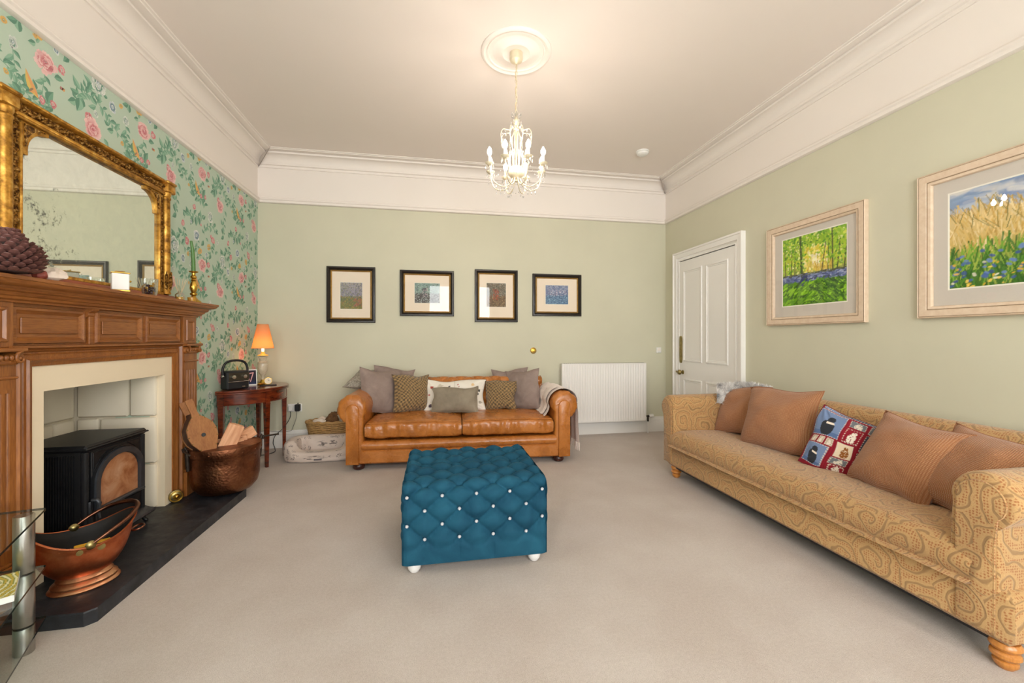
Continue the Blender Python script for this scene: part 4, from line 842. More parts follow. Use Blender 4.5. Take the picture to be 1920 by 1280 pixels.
for i in range(7): a = 2*pi*i/7+.3; obj('reed', G().tube([(.004*cos(a+pi), .004*sin(a+pi), .012), (.04*cos(a), .04*sin(a), .15)], .0014, 5), 'reed', df_)
vt = tag(obj('votive_glass', G().lathe([(0, 0), (.024, 0), (.027, .03), (.025, .03), (.022, .005), (0, .005)], (-1.70, 3.32, SH), 16), 'amber', None, 60), 'small amber glass votive at the foot of the candlestick', 'glass')
cs_ = thing('candlestick', 'turned brass candlestick at the far end of the mantel', 'candlestick', (-1.73, 3.40, SH))
obj('base', G().lathe([(.046, 0), (.047, .008), (.042, .014), (.03, .022), (.02, .034), (.014, .046)], n=28), 'brass', cs_, 40); obj('stem', G().lathe([(.012, .044), (.013, .05), (.022, .058), (.023, .066), (.014, .074), (.018, .085), (.024, .105), (.021, .135), (.013, .155), (.018, .162), (.012, .17), (.02, .182), (.018, .192), (.011, .2), (.013, .215)], n=24), 'brass', cs_, 40)
obj('drip_pan', G().lathe([(.012, .214), (.028, .222), (.03, .227), (.026, .228), (.012, .224), (.012, .235), (0, .235)], n=24), 'brass', cs_, 40)
cd = tag(obj('taper_candle', G().tube([(-1.73, 3.40, SH+.226), (-1.731, 3.399, SH+.3), (-1.732, 3.392, SH+.38), (-1.735, 3.377, SH+.445)], [.0125, .0125, .011, .008], 14), mat('green_wax', '4F7A3A', .4, 0, .06, 20), None, 60), 'green taper candle leaning in the brass candlestick', 'candle')
# ------------------------------------------------------------------ things on the hearth
def copper(name, a, b, c, sc, bmp, rg=.24):
    k = N(name); v = k.co(); f = k.noise(v, 8, 5, .65); k.P(Base_Color=k.ramp(f, (.3, lin(a)), (.5, lin(b)), (.75, lin(c))), Metallic=1, Roughness=k.ramp(f, (.3, .5), (.7, rg))); k.bump(k.voro(v, sc, 'SMOOTH_F1'), bmp, .004); MATS[name] = k.m
copper('hammered_copper', '5E3A26', '83533A', 'A0714E', 75, .6, .36); copper('polished_copper', 'A3502C', 'C9724A', 'DB8D66', 20, .08); copper('copper_foot', 'A36640', 'CF9670', 'E0B08C', 20, .05)
POT = (-1.54, 3.45, .06)
po = thing('copper_log_pot', 'hammered copper cauldron holding logs on the hearth', 'pot', POT)
obj('bowl', G().lathe([(0, 0), (.12, .002), (.17, .018), (.205, .06), (.218, .12), (.22, .22), (.219, .285), (.224, .29), (.227, .34), (.224, .347), (.216, .342), (.212, .29), (.211, .12), (.19, .05), (.1, .014), (0, .012)], n=56), 'hammered_copper', po, 50)
obj('rim_band', G().lathe([(.224, .288), (.2285, .292), (.2315, .338), (.228, .349), (.222, .349)], n=56), 'hammered_copper', po, 50)
rv = None
for i in range(14):
    a = 2*pi*i/14+.2; q = (.2305*cos(a), .2305*sin(a), .315)
    if rv is None: rv = obj('rivet', G().lathe([(.006, -.002), (.005, .003), (0, .005)], n=8, ax='x'), 'hammered_copper', po, 60, q, (0, 0, a))
    else: inst(rv, po, q, (0, 0, a))
for a, ln_, dz in ((radians(222), .15, 0), (radians(42), .13, .005)):
    c, s = cos(a), sin(a); P_ = lambda r, z, t=0: (r*c-t*s, r*s+t*c, z)
    obj('handle_lug', G().tube([P_(.231, .2), P_(.236, .29), P_(.24, .345), P_(.25, .372), P_(.262, .36), P_(.256, .335)], [.012, .014, .011, .009, .008, .007], 8), 'old_iron', po, 60)
    obj('handle_bar', G().tube([P_(.236, .352+dz, -.02), P_(.262, .352+dz, .03), P_(.27, .35+dz, .03+ln_)] if a > 2 else [P_(.245, .352), P_(.3, .355), P_(.245+ln_, .352)], .0065, 8), 'old_iron', po, 60)
k = N('split_wood'); v = k.co('Object', (22, 22, 2.2)); k.P(Base_Color=k.ramp(k.noise(v, 2, 5), (.3, lin('C98A62')), (.6, lin('E8B48C')), (.8, lin('F3CDA8'))), Roughness=.8); k.bump(k.noise(v, 3, 4), .3, .004); MATS['split_wood'] = k.m
def log(label, loc, rot, l, w, t):
    g = G().ext([(-w/2, 0), (w/2, -t*.1), (w*.42, t*.7), (-.1*w, t), (-w*.48, t*.5)], 'z', 0, l, [(0, .96, (0, 0)), (.006, 1, (0, 0)), (l*.5, 1.02, (0, 0)), (l-.006, 1, (0, 0)), (l, .96, (0, 0))]); g.v = [(a+.004*nz(a*20, b*20, c_*9), b+.004*nz(a*20+3, b*20, c_*9), c_) for a, b, c_ in g.v]
    return tag(obj('firewood_log', g, 'split_wood', None, 25, loc, tuple(radians(q) for q in rot)), label, 'log', 'split logs in the copper pot')
log('tall split log standing up in the copper pot', (-1.585, 3.365, .20), (4, 22, 28), .38, .105, .06)
log('split log leaning to the right rim of the copper pot', (-1.56, 3.47, .37), (-8, 66, 40), .24, .08, .06)
log('short log lying across the back of the copper pot', (-1.66, 3.47, .385), (0, 84, 20), .24, .075, .06)
log('log end low in the copper pot near the front rim', (-1.56, 3.37, .375), (0, 80, 52), .19, .06, .05)
# bellows: pear-shaped boards with leather between
be = thing('bellows', 'old pear-shaped wooden bellows leaning from the pot against the mantel', 'bellows', (-1.555, 3.29, .36))
upv = Vector((-.14, -.02, .40)).normalized(); nm_ = Vector((.78, -.62, .0)); nm_ = (nm_-upv*nm_.dot(upv)).normalized(); rt = upv.cross(nm_).normalized()*-1
MX = Matrix((rt, nm_*-1, upv)).transposed().to_4x4()
half_ = [(.022, 0), (.03, .02), (.055, .07), (.085, .13), (.092, .18), (.082, .235), (.05, .28), (.026, .305), (.02, .33), (.024, .42), (.018, .43)]
out = [(a, b) for a, b in half_]+[(-a, b) for a, b in reversed(half_)]
def bobj(name, g, m, sm=40, par=None):
    g.v = [tuple(MX @ Vector(p)) for p in g.v]; return obj(name, g, m, par or be, sm)
wood('bellows_wood', '85502A', 'B07846', 'z', .45); mat('dark_leather', '4A3226', .5, 0, .2, 30, .3, 80)
bobj('front_board', G().ext(out, 'y', -.006, .006), 'bellows_wood'); 
MX2 = Matrix.Rotation(radians(-3), 4, 'X'); g = G().ext(out, 'y', .075, .087); g.v = [tuple(MX2 @ Vector(p)) for p in g.v]; bobj('back_board', g, 'bellows_wood')
lo_ = [(a*.985, b) for a, b in out[:9]+out[-9:]]; g = G(); n_ = len(lo_)
for j, (y, s_) in enumerate(((.004, 1), (.025, .93), (.042, 1.0), (.06, .93), (.08, 1.0))): g.v += [(a*s_, y-b*.0*j, b) for a, b in lo_]
for j in range(4):
    for i in range(n_): q = (i+1) % n_; g.f.append((j*n_+i, j*n_+q, (j+1)*n_+q, (j+1)*n_+i))
bobj('leather_gusset', g, 'dark_leather', 60)
o = bobj('valve_disc', G().lathe([(0, -.012), (.012, -.011), (.014, -.006)], (0, 0, .165), 14, ax='y'), 'iron_grey', 40); bobj('nozzle', G().lathe([(.016, .02), (.014, -.04), (.008, -.1)], (0, .02, 0), 12), 'brass')
studs = [(a*.97, b) for a, b in out[2:8]+out[-8:-2]]
for a, b in studs: bobj('stud', G().lathe([(0, -.010), (.004, -.008), (.005, -.006)], (a*.96, 0, b), 6, ax='y'), 'aged_brass')
kb = thing('brass_knob', 'round brass knob with a raised rim at the foot of the mantel', 'knob', (-1.765, 3.255, .06), rot=(0, 0, radians(-52)))
obj('disc', G().lathe([(0, .014), (.03, .012), (.042, .004), (.043, -.006), (.03, -.014), (0, -.016)], (0, 0, .0435), 28, ax='x'), 'aged_brass', kb, 50); obj('raised_rim', G().tube([(.012, .034*cos(2*pi*i/28), .0435+.034*sin(2*pi*i/28)) for i in range(28)], .004, 6, True), 'brass', kb); obj('boss', G().lathe([(0, .03), (.012, .026), (.018, .016), (.02, .01)], (0, 0, .0435), 16, ax='x'), 'brass', kb, 60)
# coal scuttle
sc_ = thing('coal_scuttle', 'polished copper helmet coal scuttle with a swing handle on the hearth', 'coal scuttle', (-1.60, 2.262, .06), 46)
obj('foot', G().lathe([(.11, 0), (.114, .006), (.11, .012), (.103, .016), (.105, .026), (.099, .032), (.088, .04), (.09, .048), (.083, .056), (.076, .066)], n=40, sx=1.08, sy=.9), 'copper_foot', sc_, 40)
def bowl(u, v, off=0):
    a = 2*pi*u; ca, sa = cos(a), sin(a); t = v; ax_ = (.078+(.168-.078)*sin(t*pi/2)**.8)*(1.12 if ca < 0 else 1); by = .07+(.142-.07)*sin(t*pi/2)**.7
    zr = .215+.075*(abs(ca)**2.2)+(.02 if ca < 0 else 0)*abs(ca)**3; z = .062+(zr-.062)*t**1.25
    fl = 1+.06*max(0, t-.85)/.15
    return ((ax_-off)*ca*fl, (by-off)*sa*fl, z+off*.6*(1-t))
obj('bowl', G().grid(60, 22, bowl, cu=True), 'polished_copper', sc_, 80); obj('lining', G().grid(60, 22, lambda u, v: bowl(u, v, .004), cu=True), mat('soot', '1E1A17', .7, .2, .3, 20), sc_, 80)
obj('rolled_rim', G().tube([bowl(i/60, 1) for i in range(60)], .0045, 8, True), 'polished_copper', sc_)
hp = bez([(-.01, -.152, .225), (.05, -.155, .262), (.12, -.13, .295), (.175, -.05, .315), (.175, .05, .315), (.12, .13, .295), (.05, .155, .262), (-.01, .152, .225)], 7)
obj('swing_handle', G().tube(hp, lambda t: .006+.004*sin(pi*t), 10), mat('handle_copper', '7A5240', .3, 1, .2, 20), sc_, 60)
for s2 in (-1, 1): obj('handle_boss', G().lathe([(0, .016), (.014, .012), (.02, 0), (.012, -.01)], (-.01, s2*.15, .222), 12, ax='y').lathe([(0, .012), (.012, .008), (.014, 0)], (.025, s2*.146, .2), 10, ax='y').lathe([(0, .012), (.01, .008), (.012, 0)], (-.045, s2*.146, .2), 10, ax='y'), 'aged_brass', sc_, 60)
obj('back_ring', G().tube([(.17+.024*cos(t)+.018, .027*sin(t), .19+.006*cos(t)) for t in [2*pi*i/20 for i in range(20)]], .005, 8, True), 'handle_copper', sc_)
tag(obj('firelighter_packet', G().box(-.06, .06, -.012, .012, 0, .05, .003), mat('packet_yellow', 'E0A52A', .4), None, 20, (-1.545, 2.225, .215), (radians(10), 0, radians(35))), 'orange and yellow packet tucked inside the coal scuttle', 'packet')
for i in range(9):
    a = i*2.4; r = .018*i**.5*2; pebble('coal', 'lump of coal down inside the copper scuttle', 'coal', (-1.61+r*.9*cos(a)*.7, 2.26+r*.9*sin(a)*.7, .15+.008*(i % 3)), .03, 'soot', i*3, (1, 1, .8), .5)['group'] = 'coal in the scuttle'
# ------------------------------------------------------------------ glass television stand at the left edge
tv = thing('glass_stand', 'clear glass shelf unit on a brushed steel post at the left edge', 'stand', (-1.54, 1.895, 0))
mat('steel', 'B9B7B2', .32, 1, .05, 40); mat('glass_edge', '1E2A26', .15)
k = N('shelf_glass'); t = k.n('BsdfTransparent'); g_ = k.n('BsdfGlossy'); g_.inputs['Roughness'].default_value = .01; t.inputs[0].default_value = (.93, .965, .945, 1); lw = k.n('LayerWeight'); lw.inputs[0].default_value = .5; fr = k.math('ADD', k.math('MULTIPLY', k.math('POWER', lw.outputs[1], 5.0), .95), .04)
mx = k.n('MixShader', i0=fr, i1=t, i2=g_); k.t.links.new(mx.outputs[0], k.t.nodes['Material Output'].inputs[0]); MATS['shelf_glass'] = k.m
poly = [(-1.50, 1.935), (-1.508, 1.94), (-1.84, 1.87), (-1.84, .75), (-.95, .75)]
def tobj(name, g, m, sm=40):
    g.v = [(a+1.54, b-1.895, c_) for a, b, c_ in g.v]; return obj(name, g, m, tv, sm)
for z in (.525, .30, .10):
    tobj('glass_shelf', G().ext(poly, 'z', z, z+.008), 'shelf_glass', 0)
    n_ = len(poly); V = [(a, b, z-.0002) for a, b in poly]+[(a, b, z+.0082) for a, b in poly]; tobj('shelf_edge', G().add(V, [(i, (i+1) % n_, n_+(i+1) % n_, n_+i) for i in range(n_)]), 'glass_edge', 0)
for (x, y) in ((-1.54, 1.895), (-1.78, .85), (-1.1, .85)):
    for z0, z1 in ((.108, .30), (.308, .525), (0, .10)): tobj('steel_post', G().lathe([(.0275, z0), (.029, z0+.002), (.029, z1-.002), (.0275, z1)], (x, y, 0), 28), 'steel', 40)
def cover(u, v):
    r = sqrt((u-.35)**2+((v-.55)*1.3)**2); q = sin(r*44+2*nz(u*5, v*5)); c = lin('C9A93A') if q > .3 else lin('7E8A2E') if q > -.5 else lin('E8DEB0')
    return (lin('B4642A') if r < .08 else lin('EFE6C8') if abs(r-.2) < .02 else c)[:3]
bk = thing('book', 'thin white book with a swirling yellow green cover on the glass shelf', 'book', (-1.462, 1.775, .3085), -54)
obj('cover', G().grid(50, 50, lambda u, v: (-.105+.21*u, -.15+.15*v, .0225), col=cover), 'printed_cloth', bk, 0); obj('pages', G().box(-.105, .105, -.15, 0, 0, .022, .001), 'white_plastic', bk)
# ------------------------------------------------------------------ painted pictures
class Canvas:
    def __init__(s, w, h): s.w, s.h = w, h; s.a = np.zeros((h, w, 3)); s.yy, s.xx = np.mgrid[0:h, 0:w]; s.X = s.xx/(w-1); s.Y = s.yy/(h-1); s.r = random.Random(w*7+h)
    def grad(s, *st):                                       # (height from the bottom, colour)
        c = np.array([lin(q)[:3] for _, q in st]); p = [q for q, _ in st]
        for i in range(3): s.a[..., i] = np.interp(s.Y, p, c[:, i])
    def stroke(s, x0, y0, x1, y1, wd, c, al=1.0):
        c = np.array(lin(c)[:3])*(1+s.r.uniform(-.15, .15)); m = wd*1.2
        i0, i1 = max(0, int((min(y0, y1)-m)*s.h)), min(s.h, int((max(y0, y1)+m)*s.h)+2); j0, j1 = max(0, int((min(x0, x1)-m)*s.w)), min(s.w, int((max(x0, x1)+m)*s.w)+2)
        if i1 <= i0 or j1 <= j0: return
        X, Y = s.X[i0:i1, j0:j1], s.Y[i0:i1, j0:j1]; dx, dy = x1-x0, y1-y0; t = np.clip(((X-x0)*dx+(Y-y0)*dy)/(dx*dx+dy*dy+1e-9), 0, 1)
        d_ = np.hypot(X-x0-t*dx, Y-y0-t*dy); k_ = (np.clip((wd-d_)/(wd*.4), 0, 1)*al)[..., None]; s.a[i0:i1, j0:j1] = s.a[i0:i1, j0:j1]*(1-k_)+c*k_
    def dabs(s, n, box, cols, w=(.006, .015), l=(.0, .02), ang=(0, 6.28), al=.9):
        for _ in range(n):
            x, y = s.r.uniform(box[0], box[2]), s.r.uniform(box[1], box[3]); a = s.r.uniform(*ang); q = s.r.uniform(*l); s.stroke(x, y, x+q*cos(a), y+q*sin(a), s.r.uniform(*w), s.r.choice(cols), al)
    def col(s, u, v): return s.a[min(s.h-1, int(round(v*(s.h-1)))), min(s.w-1, int(round(u*(s.w-1))))]
def woodland():
    c = Canvas(170, 170); c.grad((0, '6FA01E'), (.2, '7FB828'), (.32, '4E7A3A'), (.37, '5A6E9A'), (.42, '8090BC'), (.45, '98A050'), (.6, 'C3CE3A'), (1, '7FB52A'))
    c.dabs(900, (0, .46, 1, 1), ['8CC22C', 'B5D63A', '5F9A22', 'A6CC34', 'D6DE5A', '4A8420', 'E3E89A'], (.008, .018))
    c.dabs(240, (.38, .46, .72, .8), ['E9DE4A', 'F3E678', 'DCCB35', 'F7EFB0'], (.01, .022)); c.dabs(50, (.5, .52, .62, .68), ['FBF3C8', 'FFF8E0', 'F5E9A0'], (.012, .025)); c.dabs(140, (.42, .44, .8, .56), ['D9B64A', 'E5D060', 'C9A23A'], (.004, .008), (.02, .06), (1.4, 1.75))
    for x, y0, x1, w_ in ((.34, .40, .31, .022), (.16, .42, .175, .009), (.06, .42, .05, .007), (.22, .43, .225, .006), (.64, .43, .70, .010), (.8, .42, .79, .014), (.86, .42, .9, .009), (.95, .42, 1.02, .012), (.73, .44, .74, .006)): c.stroke(x, y0, x1, 1.02 if w_ > .01 else .82, w_, '3A4326', .85); c.dabs(14, (x-.04, .55, x+.04, 1), ['8CC22C', 'A6CC34', '5F9A22'], (.01, .018))
    c.dabs(260, (0, .34, 1, .44), ['6A78B4', '8F9CCB', '4E5A94', 'A9B2D4', '3E4A6E'], (.006, .014), (.01, .04), (-.2, .2)); c.dabs(60, (0, .425, 1, .45), ['3A4030', '565A38'], (.004, .009), (.02, .06), (-.1, .1))
    for i in range(16): c.stroke(.36+i*.004, .41, .24+i*.012, .26, .012, '34406E', .6)
    c.dabs(420, (0, 0, 1, .33), ['6FA81C', '86C422', '4A7A1A', '9AD232', '3C6420', '58901E'], (.008, .02), (.02, .08), (.1, .9)); c.dabs(120, (.55, .0, 1, .3), ['2F5A1E', '3F6E22', '6A9A2A'], (.006, .014), (.02, .09), (2.2, 3)); return c
def meadow():
    c = Canvas(200, 150); c.grad((0, '3E6A1E'), (.2, '55852A'), (.36, 'A9A44A'), (.5, 'D9BC74'), (.74, 'E0C68A'), (.79, 'B9B8B8'), (.83, '8AA0BE'), (1, '9AB0CC'))
    c.dabs(120, (0, .78, 1, 1), ['8FA8C8', 'B4C0D0', '7A90B8', 'C9CED4', 'DCD8D0'], (.015, .035), (.05, .14), (-.3, .3), .6)
    c.dabs(500, (0, .32, 1, .76), ['E3C98C', 'CFAE5E', 'EAD6A2', 'C39A4A', 'DDBB6E'], (.003, .007), (.05, .16), (1.2, 2.1)); c.dabs(60, (0, .5, 1, .8), ['8A7A30', '9A8A4A', '6A6A2E'], (.002, .004), (.08, .2), (1.3, 2.2))
    c.dabs(620, (0, 0, 1, .32), ['3F7A1E', '5C9A28', '2F5E1A', '7FB038', 'A4B84A', '4A7A2E'], (.003, .008), (.06, .2), (1.1, 2.0))
    c.dabs(90, (0, .04, 1, .36), ['4A66A8', '6A86C4', '3A5494'], (.010, .02), (.0, .02)); c.dabs(80, (0, .02, 1, .26), ['E3B83A', 'F0D060', 'E8E4D0'], (.006, .013)); return c
def small(cols_top, cols_bot, acc, seed):
    c = Canvas(64+seed, 80); c.grad((0, cols_bot[0]), (.45, cols_bot[-1]), (.55, cols_top[0]), (1, cols_top[-1]))
    c.dabs(700, (0, .42, 1, 1), cols_top, (.01, .025)); c.dabs(600, (0, 0, 1, .48), cols_bot, (.01, .022)); c.dabs(70, (acc[0], acc[1], acc[2], acc[3]), acc[4], (.012, .03)); return c
PRT = G
wood('black_frame', '120E0C', '241C18', 'x', .3); mat('gilt_slip', 'B08A4E', .4, .5, .15, 30); mat('mount_cream', 'EFE0CC', .85); mat('mount_grey', 'D2CABF', .85); mat('bevel_white', 'F4EFE2', .8)
k = N('limed_wood'); v = k.co('Object', (30, 30, 30)); k.P(Base_Color=k.ramp(k.noise(v, 1, 4), (.3, lin('D6BDA2')), (.7, lin('E2CDB4'))), Roughness=.55); MATS['limed_wood'] = k.m
attr_mat('art_paint', .6)
k = N('picture_glass'); t = k.n('BsdfTransparent'); g_ = k.n('BsdfGlossy'); g_.inputs['Roughness'].default_value = .004
lw = k.n('LayerWeight'); lw.inputs[0].default_value = .5; pw = k.math('ADD', k.math('MULTIPLY', k.math('POWER', lw.outputs[1], 5.0), .95), .045); mx = k.n('MixShader', i0=pw, i1=t, i2=g_); k.t.links.new(mx.outputs[0], k.t.nodes['Material Output'].inputs[0]); MATS['picture_glass'] = k.m
def picture(label, c, w, h, rz, style, art, aw, ah, group, off=(0, 0)):
    p = thing('framed_picture', label, 'picture', c, rz, group)
    if style == 'black':
        obj('frame', G().frame(w, h, [(0, 0), (0, .022), (.006, .028), (.018, .03), (.026, .024), (.03, .026), (.036, .02), (.04, .012), (.04, 0)]), 'black_frame', p); i_ = .04
        obj('gilt_slip', G().frame(w-2*i_, h-2*i_, [(0, 0), (0, .013), (.006, .017), (.013, .012), (.016, .009), (.016, 0)]), 'gilt_slip', p); i_ = .055; mm, gy = 'mount_cream', -.0085
    else:
        obj('frame', G().frame(w, h, [(0, 0), (0, .03), (.004, .034), (.008, .03), (.012, .033), (.046, .030), (.05, .025), (.054, .028), (.066, .024), (.07, .016), (.07, 0)]), 'limed_wood', p); i_ = .068
        for q0, pr0 in ((.0085, .0312), (.0495, .0272)): obj('frame_groove', G().frame(w, h, [(q0, pr0-.004), (q0, pr0+.0006), (q0+.0022, pr0+.0006), (q0+.0022, pr0-.004)]), mat('groove_brown', '8E7458', .7), p, 0)
        mm, gy = 'mount_grey', -.013
    obj('backboard', G().box(-w/2+.01, w/2-.01, -.004, 0, -h/2+.01, h/2-.01), 'black', p)
    iw, ih = w-2*i_, h-2*i_; ox, oz = off
    g = G(); X0, X1, Z0_, Z1_ = -iw/2, iw/2, -ih/2, ih/2; a0, a1, b0, b1 = ox-aw/2, ox+aw/2, oz-ah/2, oz+ah/2; y = -.0065
    g.add([(X0, y, Z0_), (X1, y, Z0_), (X1, y, Z1_), (X0, y, Z1_), (a0, y, b0), (a1, y, b0), (a1, y, b1), (a0, y, b1)], [(0, 1, 5, 4), (1, 2, 6, 5), (2, 3, 7, 6), (3, 0, 4, 7)]); obj('mount', g, mm, p, 0)
    g = G(); g.X = Matrix.Translation((ox, -.0045, oz)); g.frame(aw, ah, [(-.0005, .002), (.008 if style != 'black' else .003, 0.0006), (.0085 if style != 'black' else .0035, .0)]); obj('mount_bevel', g, 'bevel_white', p, 0)
    obj('painting', G().grid(art.w, art.h, lambda u, v: (ox+(u-.5)*aw, -.0048, oz+(v-.5)*ah), col=art.col), 'art_paint', p, 0)
    obj('glass', G().add([(X0, gy, Z0_), (X1, gy, Z0_), (X1, gy, Z1_), (X0, gy, Z1_)], [(0, 1, 2, 3)]), 'picture_glass', p, 0); return p
GP = 'black framed pictures on the back wall'
yb = B-.001
picture('upright black framed print of purple wildflowers, nearest the fireplace corner', (-.9265, yb, 1.683), .519, .626, 0, 'black', small(['8A8494', '9C97A8', '6E6C7C', '7C8060', 'B0A89C'], ['7C7A3C', '9A8E4A', '6A6A34', 'A0763E', '5E6A50'], (.6, .1, 1, .4, ['A0584A', 'B0705A', '8A6A5A']), 0), .239, .302, GP, (0, -.012))
picture('wide black framed picture with a grey-green print, second from the fireplace', (-.0905, yb, 1.7145), .613, .527, 0, 'black', small(['8FA39A', 'A9B8B0', '6E8478', '5A6A70', '7E9A92'], ['5E5A5A', '8A8A86', 'A9B4B0', '4E4A4A'], (.3, .3, .5, .75, ['4A4450', '5A5560', 'B0A0A0']), 4), .291, .236, GP, (0, .003))
picture('tall narrow black framed picture with a russet print, third from the fireplace', (.718, yb, 1.698), .516, .622, 0, 'black', small(['6E6A5E', '8E8A7C', '565A52', 'A09888', '7A6A58'], ['6A5A44', '8A7656', '4E4A3E', 'A8906A', '7A5A44'], (.35, .3, .65, .75, ['A04A34', 'B8624A', '8A4030']), 8), .238, .29, GP, (0, .012))
picture('wide black framed picture with a blue print, above the radiator end', (1.4705, yb, 1.7215), .619, .513, 0, 'black', small(['5A6E94', '7C8CAC', '8A7E98', '4A5A80', 'A0A8BC'], ['5E82A4', '7EA4C0', '46688E', '8EB4CC', '3E5678'], (.2, .45, .9, .75, ['C8C4D0', 'A8B0C4', '9A8CA0']), 12), .293, .237, GP, (0, .006))
xr = R-.001
picture('large cream framed woodland painting of lime green trees beside the door', (xr, 2.797, 1.729), .862, .846, -90, 'limed', woodland(), .577, .575, 'large cream framed paintings', (0, .018))
picture('large cream framed meadow painting with blue sky at the right edge', (xr, 1.528, 1.746), 1.05, .858, -90, 'limed', meadow(), .77, .56, 'large cream framed paintings', (0, .008))
# ------------------------------------------------------------------ wall fittings on the back wall
ra = thing('radiator', 'white ribbed panel radiator under the blue picture', 'radiator', (2.055, B, .165))
mat('radiator_white', 'F0EDE8', .35)
def flute(u, v):
    x = -.548+1.096*u; z = .718*v; e = min(1, min(z-.02, .698-z)/.03) if .02 < z < .698 else 0
    return (x, -.108+.008*max(0, e)*(.5+.5*cos(2*pi*33*u))**2.2*1.0, z)
obj('front_panel', G().grid(33*8+1, 26, flute), 'radiator_white', ra, 60)
obj('top_grille', G().box(-.548, .548, -.108, -.04, .708, .722, .004), 'radiator_white', ra); obj('rear_panel', G().box(-.54, .54, -.05, -.035, .01, .70), 'radiator_white', ra)
for s2 in (-1, 1): obj('side_panel', G().box(min(s2*.542, s2*.55), max(s2*.542, s2*.55), -.106, -.04, .0, .712, .002), 'radiator_white', ra); obj('wall_bracket', G().box(s2*.4-.02, s2*.4+.02, -.04, -.001, .1, .6), 'radiator_white', ra)
for i in range(40): obj('grille_slot', G().box(-.52+i*.0265, -.52+i*.0265+.014, -.095, -.055, .7205, .7228), 'cable', ra, 0)
obj('valve_body', G().lathe([(.012, 0), (.012, .05)], (.555, -.07, .045), 12, ax='x').tube([(.59, -.07, .045), (.59, -.07, -.02)], .011, 10), 'old_iron', ra); o = obj('thermostat_head', G().lathe([(.016, .0), (.022, .006), (.022, .05), (.017, .058), (0, .06)], (.605, -.07, .05), 16, ax='x'), 'white_plastic', ra)
obj('pipe', G().tube([(.59, -.07, -.02), (.59, -.07, -.165)], .0075, 10), 'white_plastic', ra)
dm = thing('dimmer_switch', 'round brass dimmer switch above the leather sofa', 'switch', (1.174, B, 1.044))
obj('plate', G().lathe([(.0, -.012), (.03, -.012), (.037, -.008), (.039, 0)], n=32, ax='y'), 'brass', dm, 40); obj('knob', G().lathe([(0, -.03), (.012, -.029), (.014, -.012)], n=20, ax='y'), 'brass', dm, 40); obj('rim', G().tube([(.028*cos(2*pi*i/32), -.013, .028*sin(2*pi*i/32)) for i in range(32)], .0022, 6, True), 'aged_brass', dm)
ts = thing('thermostat', 'small square white thermostat on the wall right of the radiator', 'thermostat', (2.825, B, 1.042)); obj('body', G().box(-.033, .033, -.024, 0, -.036, .036, .005), 'white_plastic', ts); obj('button_panel', G().box(-.022, .022, -.0265, -.022, -.01, .022, .002), 'white_paint', ts)
sk = thing('wall_socket', 'white double wall socket beside the side table', 'socket', (-1.515, B, .432)); obj('plate', G().box(-.073, .073, -.009, 0, -.043, .043, .004), 'white_plastic', sk); obj('rocker_switch', G().box(-.02, -.008, -.012, -.008, .012, .028, .002), 'white_plastic', sk); obj('rocker_switch', G().box(.008, .02, -.012, -.008, .012, .028, .002), 'white_plastic', sk)
pg = thing('plug', 'white mains plug with dark cable in the left half of the socket', 'plug', (-1.552, B-.0095, .425)); obj('body', G().box(-.025, .025, -.03, 0, -.028, .028, .008), 'white_plastic', pg)
obj('cable', G().tube(bez([(0, -.02, -.028), (.0, -.03, -.09), (-.05, -.06, -.19), (-.13, -.08, -.27), (-.16, -.06, -.35), (-.13, -.1, -.40), (-.1, -.2, -.417), (-.18, -.3, -.418), (-.3, -.25, -.417)], 6), .0038, 6), 'cable', pg)
ad = thing('power_adapter', 'black plug-in power adapter in the right half of the socket', 'adapter', (-1.478, B-.0095, .437)); obj('body', G().box(-.026, .026, -.05, 0, -.037, .037, .007), 'black', ad); obj('pin', G().box(-.004, .004, -.02, -.008, .036, .05), 'black', ad)
obj('cable', G().tube(bez([(-.012, -.03, -.036), (-.01, -.03, -.1), (-.04, -.04, -.2), (-.055, -.05, -.24), (-.1, -.05, -.25), (-.2, -.05, -.25), (-.33, -.06, -.235), (-.40, -.05, -.28)], 6), .002, 6), 'cable', ad)
# ------------------------------------------------------------------ half-round side table and what stands on it
k = N('mahogany'); v = k.co('Object', (5, 5, 16)); n1 = k.noise(v, 2, 6, .6, .8); k.P(Base_Color=k.ramp(n1, (.3, lin('3A140A')), (.55, lin('6E2A12')), (.78, lin('94431E'))), Roughness=.22, Coat_Weight=.4, Coat_Roughness=.08); MATS['mahogany'] = k.m
TZ = .735; tb = thing('demilune_table', 'half-round mahogany side table with slim tapered legs in the corner', 'table', (-1.865, 4.42, 0))
def semi(r, n=40, x0=0): return [(x0, -r)]+[(r*cos(radians(t)), r*sin(radians(t))) for t in np.linspace(-90, 90, n)][1:-1]+[(x0, r)]
obj('table_top', G().ext(semi(.43), 'z', .719, TZ, [(.719, .992, (0, 0)), (.723, 1, (0, 0)), (.731, 1, (0, 0)), (TZ, .99, (0, 0))]), 'mahogany', tb, 40); obj('folding_leaf', G().ext(semi(.43), 'z', .70, .7175, [(.70, .99, (0, 0)), (.703, 1, (0, 0)), (.714, 1, (0, 0)), (.7175, .992, (0, 0))]), 'mahogany', tb, 40)
obj('apron', G().ext(semi(.405), 'z', .605, .70), 'mahogany', tb, 40); obj('apron_bead', G().tube([(.407*cos(radians(t)), .407*sin(radians(t)), .609) for t in range(-88, 89, 4)], .004, 6), 'mahogany', tb)
